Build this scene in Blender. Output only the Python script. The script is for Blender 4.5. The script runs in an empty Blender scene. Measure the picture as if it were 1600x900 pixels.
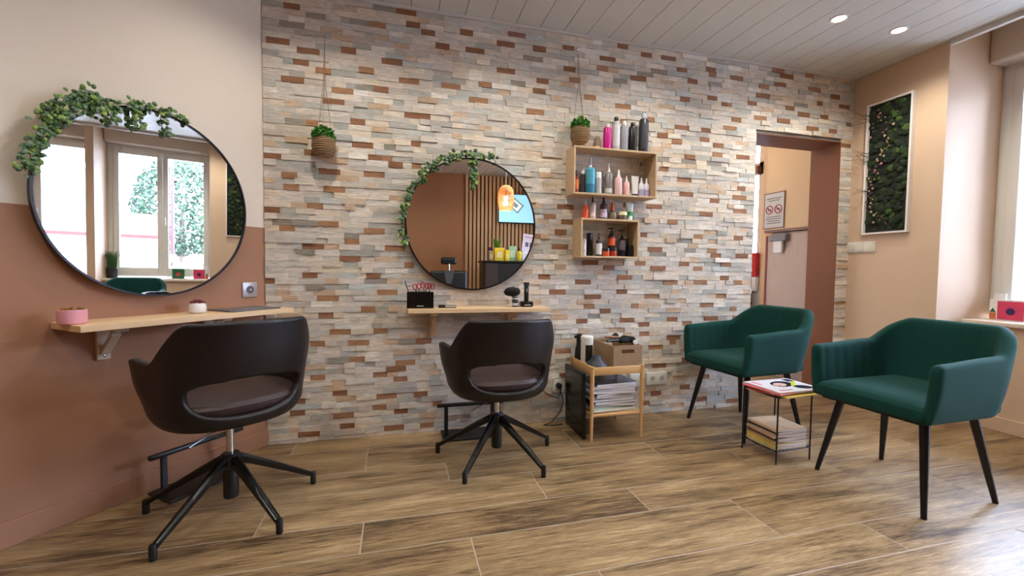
import bpy, bmesh, math, random
from mathutils import Vector, Matrix, Euler
random.seed(7)
PI = math.pi
C = bpy.context.scene.collection
# ---------------------------------------------------------------- camera
YAW, PITCH, ROLL, FPX = 0.25938502, 0.04423545, 0.01126634, 679.32
def cam_axes():
    fwd = Vector((math.sin(YAW), math.cos(YAW), 0)); right = Vector((math.cos(YAW), -math.sin(YAW), 0)); up = Vector((0, 0, 1))
    f2 = fwd*math.cos(PITCH) - up*math.sin(PITCH); u2 = up*math.cos(PITCH) + fwd*math.sin(PITCH)
    return right*math.cos(ROLL) + u2*math.sin(ROLL), u2*math.cos(ROLL) - right*math.sin(ROLL), f2
CAM = Vector((0.69224, -2.67077, 1.00077))
cd = bpy.data.cameras.new('camera'); cam = bpy.data.objects.new('camera', cd); C.objects.link(cam)
_r, _u, _f = cam_axes()
cam.matrix_world = Matrix(((_r.x, _u.x, -_f.x, CAM.x), (_r.y, _u.y, -_f.y, CAM.y), (_r.z, _u.z, -_f.z, CAM.z), (0, 0, 0, 1)))
cd.sensor_width = 36; cd.lens = 36*FPX/1600; cd.clip_start = 0.02; cd.clip_end = 200
bpy.context.scene.camera = cam
vs = bpy.context.scene.view_settings
vs.view_transform = 'Standard'; vs.look = 'None'; vs.gamma = 1; vs.exposure = 0.36
try: vs.use_curve_mapping = False
except Exception: pass
# ---------------------------------------------------------------- sky: bright overcast
w = bpy.data.worlds.new('world'); bpy.context.scene.world = w; w.use_nodes = True
bg = w.node_tree.nodes['Background']; bg.inputs[0].default_value = (0.56, 0.71, 1.0, 1); bg.inputs[1].default_value = 34.0
def portal(loc, sx, sy):
    l = bpy.data.lights.new('window_portal', 'AREA'); l.shape = 'RECTANGLE'; l.size = sx; l.size_y = sy; l.cycles.is_portal = True
    o = bpy.data.objects.new('window_portal', l); C.objects.link(o); o.location = loc
    o.rotation_euler = (Vector((-1, 0, 0))).to_track_quat('-Z', 'Z').to_euler()
portal((4.72, -1.165, 1.56), 1.1, 1.7); portal((4.72, -2.375, 1.2), 1.1, 2.35)
SPOT_POWER = 22
SPOT_COL = (1.0, 0.975, 0.87)
# ---------------------------------------------------------------- helpers
def lin(c):
    return tuple(((v/255)/12.92 if v/255 <= .04045 else ((v/255+.055)/1.055)**2.4) for v in c) + (1,)
MATS = {}
def mat(name, rgb, rough=.5, metal=0, spec=.5, bump=0, bscale=60, var=0, vscale=8, stretch=(1, 1, 1), emit=0, alpha=1, coat=0, sheen=0):
    if name in MATS: return MATS[name]
    m = bpy.data.materials.new(name); m.use_nodes = True; MATS[name] = m
    nt = m.node_tree; N = nt.nodes; L = nt.links; b = N['Principled BSDF']
    c = lin(rgb)
    b.inputs['Base Color'].default_value = c; b.inputs['Roughness'].default_value = rough; b.inputs['Metallic'].default_value = metal
    b.inputs['Specular IOR Level'].default_value = spec
    b.inputs['Coat Weight'].default_value = coat; b.inputs['Sheen Weight'].default_value = sheen
    if emit: b.inputs['Emission Color'].default_value = c; b.inputs['Emission Strength'].default_value = emit
    if alpha < 1: b.inputs['Alpha'].default_value = alpha
    if bump or var:
        tc = N.new('ShaderNodeTexCoord'); mp = N.new('ShaderNodeMapping'); mp.inputs['Scale'].default_value = stretch
        L.new(tc.outputs['Object'], mp.inputs[0])
        if var:
            n = N.new('ShaderNodeTexNoise'); n.inputs['Scale'].default_value = vscale; n.inputs['Detail'].default_value = 4
            L.new(mp.outputs[0], n.inputs['Vector'])
            mx = N.new('ShaderNodeMix'); mx.data_type = 'RGBA'
            mx.inputs['A'].default_value = tuple(max(0, v*(1-var)) for v in c[:3])+(1,); mx.inputs['B'].default_value = tuple(min(1, v*(1+var)) for v in c[:3])+(1,)
            L.new(n.outputs[0], mx.inputs['Factor']); L.new(mx.outputs['Result'], b.inputs['Base Color'])
        if bump:
            n2 = N.new('ShaderNodeTexNoise'); n2.inputs['Scale'].default_value = bscale; n2.inputs['Detail'].default_value = 3
            L.new(mp.outputs[0], n2.inputs['Vector'])
            bp = N.new('ShaderNodeBump'); bp.inputs['Strength'].default_value = bump; bp.inputs['Distance'].default_value = .004
            L.new(n2.outputs[0], bp.inputs['Height']); L.new(bp.outputs[0], b.inputs['Normal'])
    return m
class MB:
    def __init__(s): s.bm = bmesh.new(); s.mats = []; s.sm = False
    def _mi(s, m):
        if m is None: return 0
        if m not in s.mats: s.mats.append(m)
        return s.mats.index(m)
    def box(s, x0, x1, y0, y1, z0, z1, m=None, bev=0, seg=2, M=None):
        v = [s.bm.verts.new(p) for p in ((x0,y0,z0),(x1,y0,z0),(x1,y1,z0),(x0,y1,z0),(x0,y0,z1),(x1,y0,z1),(x1,y1,z1),(x0,y1,z1))]
        fs = [s.bm.faces.new([v[i] for i in q]) for q in ((0,3,2,1),(4,5,6,7),(0,1,5,4),(1,2,6,5),(2,3,7,6),(3,0,4,7))]
        mi = s._mi(m)
        for f in fs: f.material_index = mi
        if bev:
            r = bmesh.ops.bevel(s.bm, geom=list({e for f in fs for e in f.edges}), offset=bev, segments=seg, affect='EDGES', profile=.5)
            for f in r['faces']: f.material_index = mi
            v = list({x for f in r['faces'] for x in f.verts} | {x for x in v if x.is_valid})
        if M is not None: bmesh.ops.transform(s.bm, matrix=M, verts=[x for x in v if x.is_valid])
        return s
    def prism(s, pts, z0, z1, m=None, M=None):   # convex polygon in xy extruded in z
        a = [s.bm.verts.new((p[0], p[1], z0)) for p in pts]; b = [s.bm.verts.new((p[0], p[1], z1)) for p in pts]
        mi = s._mi(m); n = len(pts)
        fs = [s.bm.faces.new(a[::-1]), s.bm.faces.new(b)] + [s.bm.faces.new((a[i], a[(i+1) % n], b[(i+1) % n], b[i])) for i in range(n)]
        for f in fs: f.material_index = mi
        if M is not None: bmesh.ops.transform(s.bm, matrix=M, verts=a+b)
        return s
    def lathe(s, prof, c=(0,0,0), seg=24, m=None, cap=True, sx=1, sy=1, M=None):
        rings = []; mi = s._mi(m); allv = []
        for r, z in prof:
            rg = [s.bm.verts.new((c[0]+r*sx*math.cos(2*PI*i/seg), c[1]+r*sy*math.sin(2*PI*i/seg), c[2]+z)) for i in range(seg)]
            rings.append(rg); allv += rg
        for a, b in zip(rings, rings[1:]):
            for i in range(seg):
                f = s.bm.faces.new((a[i], a[(i+1) % seg], b[(i+1) % seg], b[i])); f.material_index = mi; f.smooth = True
        if cap:
            f = s.bm.faces.new(rings[0][::-1]); f.material_index = mi
            f = s.bm.faces.new(rings[-1]); f.material_index = mi
        if M is not None: bmesh.ops.transform(s.bm, matrix=M, verts=allv)
        return s
    def tube(s, pts, r, seg=8, m=None, caps=True):
        pts = [Vector(p) for p in pts]; mi = s._mi(m); rings = []
        n = len(pts); rr = r if isinstance(r, (list, tuple)) else [r]*n
        up = None
        for i, p in enumerate(pts):
            d = (pts[min(i+1, n-1)] - pts[max(i-1, 0)]).normalized()
            if up is None: up = Vector((0, 0, 1)) if abs(d.z) < .9 else Vector((1, 0, 0))
            a = d.cross(up).normalized(); b = a.cross(d).normalized(); up = b
            rings.append([s.bm.verts.new(p + (a*math.cos(2*PI*k/seg) + b*math.sin(2*PI*k/seg))*rr[i]) for k in range(seg)])
        for a, b in zip(rings, rings[1:]):
            for i in range(seg):
                f = s.bm.faces.new((a[i], a[(i+1) % seg], b[(i+1) % seg], b[i])); f.material_index = mi; f.smooth = True
        if caps:
            for q in (rings[0][::-1], rings[-1]): s.bm.faces.new(q).material_index = mi
        return s
    def ball(s, c, r, m=None, sub=2, sc=(1, 1, 1)):
        M = Matrix.Translation(c) @ Matrix.Diagonal((sc[0], sc[1], sc[2], 1))
        g = bmesh.ops.create_icosphere(s.bm, subdivisions=sub, radius=r, matrix=M); mi = s._mi(m)
        for f in {f for v in g['verts'] for f in v.link_faces}: f.material_index = mi; f.smooth = True
        return s
    def mesh(s, name, m=None):
        bmesh.ops.recalc_face_normals(s.bm, faces=s.bm.faces[:])
        me = bpy.data.meshes.new(name); s.bm.to_mesh(me); s.bm.free(); me.set_sharp_from_angle(angle=math.radians(38))
        for x in (s.mats or [m]): me.materials.append(x)
        return me
    def build(s, name, m=None, parent=None, **kw):
        return obj(name, s.mesh(name, m), parent, **kw)
def obj(name, me, parent=None, label=None, cat=None, group=None, kind=None, loc=None, rotz=None):
    o = bpy.data.objects.new(name, me); C.objects.link(o)
    if parent is not None: o.parent = parent
    if label: o['label'] = label
    if cat: o['category'] = cat
    if group: o['group'] = group
    if kind: o['kind'] = kind
    if loc: o.location = loc
    if rotz is not None: o.rotation_euler = (0, 0, rotz)
    return o
def thing(name, label, cat, loc=(0,0,0), rotz=0, group=None):
    return obj(name, None, None, label, cat, group, None, loc, rotz)
def kids(o): return [c for c in C.objects if c.parent == o]
def dup(root, loc, rotz, label):
    r = root.copy(); C.objects.link(r); r.location = loc; r.rotation_euler = (0, 0, rotz); r['label'] = label
    for ch in kids(root):
        c = ch.copy(); C.objects.link(c); c.parent = r
        for g in kids(ch):
            d = g.copy(); C.objects.link(d); d.parent = c
    return r
def struct(name, mb, m=None, parent=None, **kw):
    o = mb.build(name, m, parent, **kw)
    if parent is None: o['kind'] = 'structure'
    return o
def clip(poly, n, d):      # keep points with p.n <= d
    out = []
    for i in range(len(poly)):
        a, b = poly[i], poly[(i+1) % len(poly)]
        da = a[0]*n[0]+a[1]*n[1]-d; db = b[0]*n[0]+b[1]*n[1]-d
        if da <= 0: out.append(a)
        if da*db < 0:
            t = da/(da-db); out.append((a[0]+(b[0]-a[0])*t, a[1]+(b[1]-a[1])*t))
    return out
# ---------------------------------------------------------------- room dimensions
H = 2.5; W = 4.142; YB = -4.4; TH = 0.88272817
LD = Vector((-math.cos(TH), -math.sin(TH), 0)); LN = Vector((math.sin(TH), -math.cos(TH), 0))
LL = 3.7; LE = LD*LL            # far end of the oblique left wall
XN = 4.40; XW = 4.655           # under-sill wall, window plane
def lw(s, off=0, z=0): return LD*s + LN*off + Vector((0, 0, z))
LROT = math.atan2(LD.y, LD.x)   # local x runs along the left wall away from the corner
# local frame for things on the left wall: x along LD, y into the room = LN?
M_LEFT = Matrix(((LD.x, LN.x, 0, 0), (LD.y, LN.y, 0, 0), (0, 0, 1, 0), (0, 0, 0, 1)))
# ---------------------------------------------------------------- materials of the shell
cream = mat('cream_paint', (220, 205, 188), .75, bump=.15, bscale=220)
brown = mat('terracotta_paint', (160, 114, 86), .7, bump=.1, bscale=220)
dkbrown = mat('brown_paint_doorway', (116, 64, 28), .6, bump=.1, bscale=220)
white = mat('white_pvc', (222, 218, 210), .35)
whitepaint = mat('white_gloss', (225, 222, 215), .3)
grout = mat('grout', (176, 158, 138), .8, bump=.2, bscale=300)
backing = mat('cladding_mortar', (120, 112, 104), .9)
black = mat('black_metal', (14, 14, 15), .38)
blackpl = mat('black_plastic', (17, 17, 18), .45)
chrome = mat('chrome', (210, 210, 212), .15, 1)
oak = mat('oak_board', (222, 186, 144), .45, var=.12, vscale=5, stretch=(1, 14, 14))
oak2 = mat('pale_oak_box', (198, 168, 132), .5, var=.12, vscale=6, stretch=(2, 12, 12))
def wood_tile_mat():
    m = bpy.data.materials.new('wood_look_tile'); m.use_nodes = True; nt = m.node_tree; N = nt.nodes; L = nt.links; b = N['Principled BSDF']
    tc = N.new('ShaderNodeTexCoord'); oi = N.new('ShaderNodeObjectInfo')
    mul = N.new('ShaderNodeVectorMath'); mul.operation = 'SCALE'; mul.inputs[0].default_value = (13.7, 27.1, 5.3); L.new(oi.outputs['Random'], mul.inputs['Scale'])
    add = N.new('ShaderNodeVectorMath'); add.operation = 'ADD'; L.new(tc.outputs['Object'], add.inputs[0]); L.new(mul.outputs[0], add.inputs[1])
    def noise(sc, stretch, det=6, dist=0):
        mp = N.new('ShaderNodeMapping'); mp.inputs['Scale'].default_value = stretch; L.new(add.outputs[0], mp.inputs[0])
        n = N.new('ShaderNodeTexNoise'); n.inputs['Scale'].default_value = sc; n.inputs['Detail'].default_value = det; n.inputs['Distortion'].default_value = dist
        L.new(mp.outputs[0], n.inputs['Vector']); return n.outputs[0]
    n1 = noise(1.6, (1.3, 7, 1), 5, .6); n2 = noise(5, (1.2, 18, 1), 6, .9); n3 = noise(14, (1.5, 30, 1), 4, .2); n4 = noise(2.2, (1, 2.4, 1), 3, .3)
    def math_(op, a, bb):
        n = N.new('ShaderNodeMath'); n.operation = op
        for i, v in enumerate((a, bb)):
            if isinstance(v, (int, float)): n.inputs[i].default_value = v
            else: L.new(v, n.inputs[i])
        return n.outputs[0]
    n6 = noise(26, (2.2, 34, 1), 5, .5); s = math_('ADD', math_('MULTIPLY', n1, .30), math_('MULTIPLY', n2, .30)); s = math_('ADD', s, math_('MULTIPLY', n3, .18)); s = math_('ADD', s, math_('MULTIPLY', n4, .10)); s = math_('ADD', s, math_('MULTIPLY', n6, .12))
    s = math_('ADD', s, math_('MULTIPLY', math_('SUBTRACT', oi.outputs['Random'], .5), .07))
    cr = N.new('ShaderNodeValToRGB'); L.new(s, cr.inputs[0]); e = cr.color_ramp.elements
    e[0].position = .39; e[0].color = lin((68, 52, 36)); e[1].position = .61; e[1].color = lin((186, 156, 116))
    a = e.new(.44); a.color = lin((98, 76, 52)); a = e.new(.50); a.color = lin((138, 111, 77)); a = e.new(.57); a.color = lin((162, 133, 95))
    L.new(cr.outputs[0], b.inputs['Base Color'])
    mr = N.new('ShaderNodeMapRange'); mr.inputs['To Min'].default_value = .30; mr.inputs['To Max'].default_value = .46; L.new(n2, mr.inputs[0]); L.new(mr.outputs[0], b.inputs['Roughness'])
    bp = N.new('ShaderNodeBump'); bp.inputs['Strength'].default_value = .25; bp.inputs['Distance'].default_value = .002; L.new(n3, bp.inputs['Height']); L.new(bp.outputs[0], b.inputs['Normal'])
    b.inputs['Specular IOR Level'].default_value = .5
    return m
tilem = wood_tile_mat()
def stone_mat():
    m = bpy.data.materials.new('split_stone'); m.use_nodes = True; nt = m.node_tree; N = nt.nodes; L = nt.links; b = N['Principled BSDF']
    at = N.new('ShaderNodeAttribute'); at.attribute_name = 'Col'
    ge = N.new('ShaderNodeNewGeometry'); mp = N.new('ShaderNodeMapping'); mp.inputs['Scale'].default_value = (14, 14, 60); L.new(ge.outputs['Position'], mp.inputs[0])
    n = N.new('ShaderNodeTexNoise'); n.inputs['Scale'].default_value = 1; n.inputs['Detail'].default_value = 6; n.inputs['Distortion'].default_value = 1.2; L.new(mp.outputs[0], n.inputs['Vector'])
    mr = N.new('ShaderNodeMapRange'); mr.inputs['From Min'].default_value = .3; mr.inputs['From Max'].default_value = .7; mr.inputs['To Min'].default_value = .80; mr.inputs['To Max'].default_value = 1.14; L.new(n.outputs[0], mr.inputs[0])
    vm = N.new('ShaderNodeVectorMath'); vm.operation = 'SCALE'; L.new(at.outputs['Color'], vm.inputs[0]); L.new(mr.outputs[0], vm.inputs['Scale'])
    n5 = N.new('ShaderNodeTexNoise'); n5.inputs['Scale'].default_value = 7; n5.inputs['Detail'].default_value = 3; L.new(ge.outputs['Position'], n5.inputs['Vector'])
    mx = N.new('ShaderNodeMix'); mx.data_type = 'RGBA'; mx.blend_type = 'MULTIPLY'; mx.inputs['B'].default_value = (1.0, .94, .86, 1)
    mr2 = N.new('ShaderNodeMapRange'); mr2.inputs['From Min'].default_value = .45; mr2.inputs['From Max'].default_value = .7; L.new(n5.outputs[0], mr2.inputs[0]); L.new(mr2.outputs[0], mx.inputs['Factor'])
    L.new(vm.outputs[0], mx.inputs['A']); L.new(mx.outputs['Result'], b.inputs['Base Color'])
    b.inputs['Roughness'].default_value = .8
    n3 = N.new('ShaderNodeTexNoise'); n3.inputs['Scale'].default_value = 2.2; n3.inputs['Detail'].default_value = 6; L.new(mp.outputs[0], n3.inputs['Vector'])
    bp = N.new('ShaderNodeBump'); bp.inputs['Strength'].default_value = .55; bp.inputs['Distance'].default_value = .006; L.new(n3.outputs[0], bp.inputs['Height']); L.new(bp.outputs[0], b.inputs['Normal'])
    return m
stonem = stone_mat()
glassm = bpy.data.materials.new('window_glass'); glassm.use_nodes = True
_n = glassm.node_tree; _N = _n.nodes; _N.remove(_N['Principled BSDF'])
_t = _N.new('ShaderNodeBsdfTransparent'); _g = _N.new('ShaderNodeBsdfGlossy'); _g.inputs['Roughness'].default_value = .01
_fr = _N.new('ShaderNodeFresnel'); _fr.inputs[0].default_value = 1.3; _mx = _N.new('ShaderNodeMixShader')
_n.links.new(_fr.outputs[0], _mx.inputs[0]); _n.links.new(_t.outputs[0], _mx.inputs[1]); _n.links.new(_g.outputs[0], _mx.inputs[2]); _n.links.new(_mx.outputs[0], _N['Material Output'].inputs[0])
mirrorm = mat('mirror_silver', (238, 240, 240), .0, 1)
# ================================================================ STRUCTURE
# floor: screed, then single tiles
fb = MB(); fb.box(-3.0, 4.9, YB-.1, 2.7, -.12, -.0009)
floor = struct('floor', fb, grout)
rows = [2.6, 2.32, 2.14, 1.87, 1.68, 1.41, 1.22, .95, .76, .49, .30, .085, -.182, -.463, -.657, -.918, -1.111, -1.386, -1.564, -1.835, -2.02, -2.29, -2.475, -2.745, -2.93, -3.2, -3.39, -3.66, -3.85, -4.12, -4.31, -4.58]
offs = {-.182: .146, -.463: .540, -.657: .933, -.918: .180, -1.111: .567, -1.386: .958, -1.564: .193, -1.835: .75}
TL = 1.148; gap = .0027
for i in range(len(rows)-1):
    y1, y0 = rows[i], rows[i+1]
    off = offs.get(y0, random.random()*TL)
    y0c = max(y0, YB)
    n0 = int((-3 - off)//TL)
    for k in range(n0, n0+9):
        x0 = off + k*TL; x1 = x0 + TL
        poly = [(max(x0, -2.5)+gap, y0c+gap), (min(x1, XN)-gap, y0c+gap), (min(x1, XN)-gap, y1-gap), (max(x0, -2.5)+gap, y1-gap)]
        if poly[1][0]-poly[0][0] < .02: continue
        if y0 >= .08:
            poly = [(max(p[0], 2.9), p[1]) for p in poly]
            if poly[1][0]-poly[0][0] < .02: continue
        else:
            poly = clip(poly, (-LN.x, -LN.y), 0)
            if len(poly) < 3: continue
        cx = sum(p[0] for p in poly)/len(poly); cy = sum(p[1] for p in poly)/len(poly)
        mb = MB(); mb.prism([(p[0]-cx, p[1]-cy) for p in poly], -.0035, random.uniform(-.0003, .0002))
        mb.build('floor_tile', tilem, floor, loc=(cx, cy, 0))
# ceiling: boards running to the stone wall
cb = MB(); cb.prism([(0-.02, .0), (-2.42, -2.95), (-2.42, YB), (4.142, YB), (4.142, 0)][::-1], H+.012, H+.1)
ceiling = struct('ceiling', cb, mat('ceiling_groove', (120, 112, 104), .7))
ceilm = mat('ceiling_board', (206, 202, 196), .42, var=.04, vscale=3)
k = -22
while .929 + k*.156 < W:
    x0 = .929 + k*.156; x1 = min(x0+.156, W)
    poly = [(max(x0, -2.41)+.002, YB), (x1-.002, YB), (x1-.002, -.002), (max(x0, -2.41)+.002, -.002)]
    if poly[1][0] > poly[0][0]+.01:
        poly = clip(poly, (-LN.x, -LN.y), -.002)
        if len(poly) >= 3:
            mb = MB(); mb.prism(poly, H, H+.011); mb.build('ceiling_board', ceilm, ceiling)
    k += 1
struct('trim_1', MB().box(0.01, W, -.034, -.020, H-.012, H), ceilm)
struct('trim_2', MB().box(W-.012, W+.02, YB, -.62, H-.03, H+.02), ceilm)
# left wall, cream above and terracotta below
lwall = MB()
lwall.box(-.03, LL, -.25, 0, 1.209, H+.1, cream); lwall.box(-.03, LL, -.25, 0, -.1, 1.209, brown)
o = struct('wall_left', lwall); o.matrix_world = M_LEFT
# the box's end at the corner is hidden behind the stone cladding
o = struct('baseboard_left', MB().box(.003, LL, .0005, .012, 0.0, .093, brown, bev=.003, seg=1)); o.matrix_world = M_LEFT
struct('wall_left_rear', MB().box(-2.6, LE.x, YB, LE.y+.05, -.1, H+.1), brown)
struct('wall_rear', MB().box(-2.6, 5.1, YB-.2, YB, -.1, H+.1), mat('brown_paint_rear', (162, 110, 72), .7))
# stone wall body with the doorway
DX0, DX1, DZ = 3.228, 4.030, 2.012
wb = MB()
wb.box(-.02, DX0, 0, .232, -.1, H+.1, backing); wb.box(DX1, W, 0, .232, -.1, H+.1, backing); wb.box(DX0, DX1, 0, .232, DZ, H+.1, backing)
stonewall = struct('wall_stone', wb)
jb = MB()
jb.box(DX1-.006, DX1, -.012, .236, 0, DZ-.006); struct('door_1_jamb_right', jb, dkbrown)
struct('door_1_jamb_left', MB().box(DX0, DX0+.006, -.012, .236, 0, DZ-.006), dkbrown)
struct('door_1_lintel', MB().box(DX0, DX1, -.012, .236, DZ-.006, DZ), dkbrown)
# ---- stones
RH = .03245; RZ0 = .0098
CLS = {'D': (143, 99, 70), 'M': (162, 119, 86), 'T': (200, 173, 146), 'W': (228, 220, 208), 'G': (150, 143, 132), 'R': (150, 108, 90), 'P': (200, 182, 166), 'C': (216, 202, 178)}
PALE = [((214, 203, 191), 30), ((206, 197, 187), 26), ((196, 189, 180), 22), ((182, 177, 170), 13), ((174, 172, 164), 6), ((216, 202, 184), 14), ((224, 217, 208), 8), ((206, 186, 164), 3), ((194, 196, 192), 6)]
SEED = """104,179,2400,D;690,801,2479,D;553,633,2379,M;743,827,2406,D;15,129,2210,D;164,280,2186,D;343,455,2282,T;392,470,2209,D;570,651,2308,T;679,765,2284,T;146,223,2113,D;260,337,2088,M;609,725,2188,D;488,564,2113,M;704,822,2094,M;84,199,2017,D;340,455,1994,M;566,645,2017,D;295,406,1921,D;102,182,1896,T;530,647,1923,T;350,478,2451,P;552,682,2234,W;438,546,2381,G;6,130,2257,W;5,66,1944,W;78,205,2305,G;467,564,2017,G;563,690,2476,G;510,599,2068,C;212,313,2372,G;565,672,1970,W;830,912,2376,D;1057,1137,2405,D;1350,1469,2455,R;915,995,2309,D;1090,1208,2312,D;1283,1398,2382,D;1522,1598,2381,D;1707,1795,2405,D;861,963,2403,W;1140,1247,2407,W;1284,1400,2214,D;947,1065,2094,M;1174,1255,2119,M;1293,1370,2095,T;1542,1622,2190,D;1521,1602,2118,D;1635,1719,2095,T;1113,1232,2021,M;1477,1593,2000,M;809,936,1994,T;889,988,2024,W;1018,1097,1928,T;715,906,1903,D;1450,1580,2313,G;1718,1806,2284,D;1374,1469,2145,G;812,923,2226,W;1157,1240,2237,W;1679,1767,2027,W;1114,1197,2189,W;1115,1197,2167,W;802,849,2163,W;441,516,1823,D;556,634,1800,T;214,266,1803,M;103,216,1703,T;445,563,1707,D;194,278,1633,D;0,83,1604,D;304,424,1606,T;535,611,1633,D;650,723,1606,D;268,385,1535,D;508,625,1535,M;82,160,1508,M;91,169,1432,M;293,408,1437,M;-2,40,1459,T;649,749,1416,T;212,292,1339,M;-4,67,1314,D;258,371,1243,M;69,143,1214,M;509,624,1223,M;621,686,1683,G;-17,-4,1205,D;546,649,1413,W;250,383,1462,W;125,209,1339,T;404,466,1346,T;771,832,1732,D;779,832,1585,M;101,210,1802,G;127,262,1248,G;31,127,1241,G;431,560,1320,W;440,551,1778,C;429,533,1631,W;614,664,1644,M;180,296,1119,D;405,482,1143,M;624,740,1121,M;376,491,1045,D;731,796,1020,M;180,259,947,D;296,372,925,T;524,598,950,D;-3,34,922,D;42,117,849,T;580,698,851,M;232,357,849,T;255,370,824,M;81,152,819,T;493,569,751,M;264,340,729,D;47,161,728,T;321,436,629,M;562,638,629,M;215,297,561,M;420,535,555,M;638,722,923,T;627,761,996,W;117,199,871,W;224,336,778,W;209,296,901,G;151,247,1066,G;649,718,754,T;403,482,1166,G;286,496,990,C;703,804,577,G;510,638,921,G;780,895,554,D;701,838,579,T;427,516,457,M;212,301,433,M;681,803,436,M;639,737,383,D;558,637,359,M;674,752,337,M;218,295,361,M;331,407,336,T;336,412,268,D;577,691,238,M;795,871,240,D;114,186,245,D;100,197,171,D;340,446,147,M;546,639,169,M;679,753,143,D;376,450,71,D;619,733,45,D;150,264,49,D;830,908,41,M;858,918,64,T;904,958,167,M;865,957,356,T;678,780,503,T;285,412,292,T;780,861,503,G;310,427,457,G;706,807,164,W;575,677,142,W;468,600,115,W;469,598,504,W;208,303,440,T;99,165,74,T;1691,1807,1417,D;1720,1837,1317,D;1604,1684,1342,M;1677,1759,1246,D;1661,1774,1147,D;2341,2459,1436,M;2500,2594,1337,M;1536,1567,1220,M;2296,2352,1238,D;2496,2577,1216,T;2356,2473,1143,D;2373,2501,1116,T;1873,1992,1050,D;2029,2108,1020,D;2262,2343,1044,M;2381,2500,1018,D;1572,1651,949,D;2129,2243,945,D;1823,1942,921,D;2493,2597,923,M;1644,1761,846,D;1898,2013,823,D;2130,2206,848,D;2342,2457,824,M;1678,1763,1025,T;2165,2213,1440,D;1513,1590,1393,T;1689,1787,900,W;1550,1663,1443,W;1642,1704,1072,W;2240,2299,756,M;1480,1522,998,T;1561,1630,1293,T;2088,2181,2477,D;2274,2350,2453,D;2421,2538,2448,R;1968,2085,2383,D;1951,2029,2310,M;2554,2628,2375,D;2778,2857,2395,D;2198,2312,2282,D;2411,2538,2277,T;2639,2714,2303,D;1995,2113,2188,T;2579,2655,2183,D;2806,2878,2203,D;1870,1946,2114,M;2088,2203,2094,M;2419,2533,2114,T;2919,2965,2182,D;2118,2184,1996,M;2540,2655,1996,D;2754,2830,1989,D;2343,2374,2016,M;2493,2523,1968,T;1826,1908,2427,W;1864,1970,2379,W;2313,2445,2379,W;1966,2064,2280,W;1795,1899,2332,W;2348,2470,2361,G;2247,2368,2324,G;2070,2172,2260,G;2197,2317,2243,W;2198,2317,2213,W;2441,2545,2208,W;2492,2587,2327,W;1763,1834,2221,M;1762,1878,2264,C;2805,2916,2329,G;2818,2855,2394,M;2977,3094,2394,D;3423,3538,2445,D;3333,3460,2468,R;3232,3326,2349,M;3366,3476,2373,D;3214,3333,2275,D;3692,3802,2372,M;3901,3991,2361,D;3141,3221,2204,D;2920,3009,2183,M;3483,3556,2203,D;3266,3369,2174,T;3594,3706,2176,D;3201,3312,2110,M;3015,3086,2083,D;3410,3522,2105,D;3686,3797,2078,D;3903,3981,2100,D;3812,3887,2199,D;3766,3833,2271,D;3983,4098,2286,D;2934,3054,2015,M;2863,2939,1891,D;3053,3164,1918,T;2861,2936,1820,M;3060,3175,1818,D;4054,4122,2005,D;3554,3682,2252,G;3834,3893,2316,W;3174,3255,2154,W;4067,4127,2145,D;2877,3006,2250,W;2966,3080,2449,W;3136,3259,2324,W;3137,3266,2036,W;3475,3611,2054,W;3651,3741,2473,M;3726,3885,2438,C;2410,2487,1918,D;2524,2603,1895,M;2751,2826,1916,D;2353,2464,1823,T;2634,2712,1796,D;2407,2508,1752,G;2603,2723,1753,G;2649,2726,1730,T;2428,2500,1705,D;2573,2690,1629,M;2406,2465,1607,T;3071,3147,1604,D;2593,2708,1532,D;2851,2923,1509,D;3038,3150,1530,M;2342,2458,1436,D;2759,2871,1411,D;3046,3172,1431,M;2859,2987,1581,T;2996,3052,1482,T;2969,3070,1723,W;2744,2849,1506,W;2811,2938,1747,G;2442,2520,1870,T;3042,3081,1639,T;2820,2935,1610,T;3014,3141,1455,W;2496,2579,1215,M;2714,2798,1240,M;2835,2916,1217,T;3064,3136,1238,D;2583,2709,1226,G;2373,2501,1115,G;2644,2740,1142,G;2865,2956,1114,D;3074,3191,1116,D;2837,2918,1145,M;2697,2769,1068,T;2612,2688,1043,D;2956,3046,1043,M;2727,2798,1012,M;2727,2846,922,M;2955,3030,944,D;3065,3143,920,M;2342,2459,824,D;2845,2931,823,T;2931,3004,823,M;2789,2902,749,M;3047,3112,726,M;2313,2375,770,T;3153,3214,850,T;2530,2607,658,D;2835,2944,656,D;3076,3161,654,M;2534,2617,1089,W;2760,2867,1312,W;2798,2919,1262,T;3100,3194,1320,T;2586,2677,796,T;2545,2635,867,T;2906,3005,758,W;2903,3031,1070,W;2519,2631,725,T;1888,1967,749,M;2008,2085,725,D;1657,1732,725,T;1657,1782,699,T;1919,2009,677,G;1837,1920,650,D;2153,2266,653,D;2303,2382,624,D;2534,2606,651,M;2651,2722,626,M;2085,2186,600,T;2306,2384,556,M;2522,2638,529,D;2387,2490,455,M;2642,2713,433,T;1724,1851,516,T;1692,1805,455,M;1723,1784,317,D;2416,2528,334,D;2647,2764,361,M;2593,2698,241,T;2648,2720,165,M;2411,2491,139,D;2365,2454,166,T;1835,1964,773,T;1621,1684,170,T;1856,1926,598,T;2385,2466,687,C;1920,2017,651,W;2830,2881,241,M;2786,2871,69,D;3039,3150,51,M;2566,2671,43,T;2344,2402,66,M;2643,2732,356,D;2544,2604,483,M;2663,2797,285,C;2814,2873,42,W"""
seeds = {}
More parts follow.
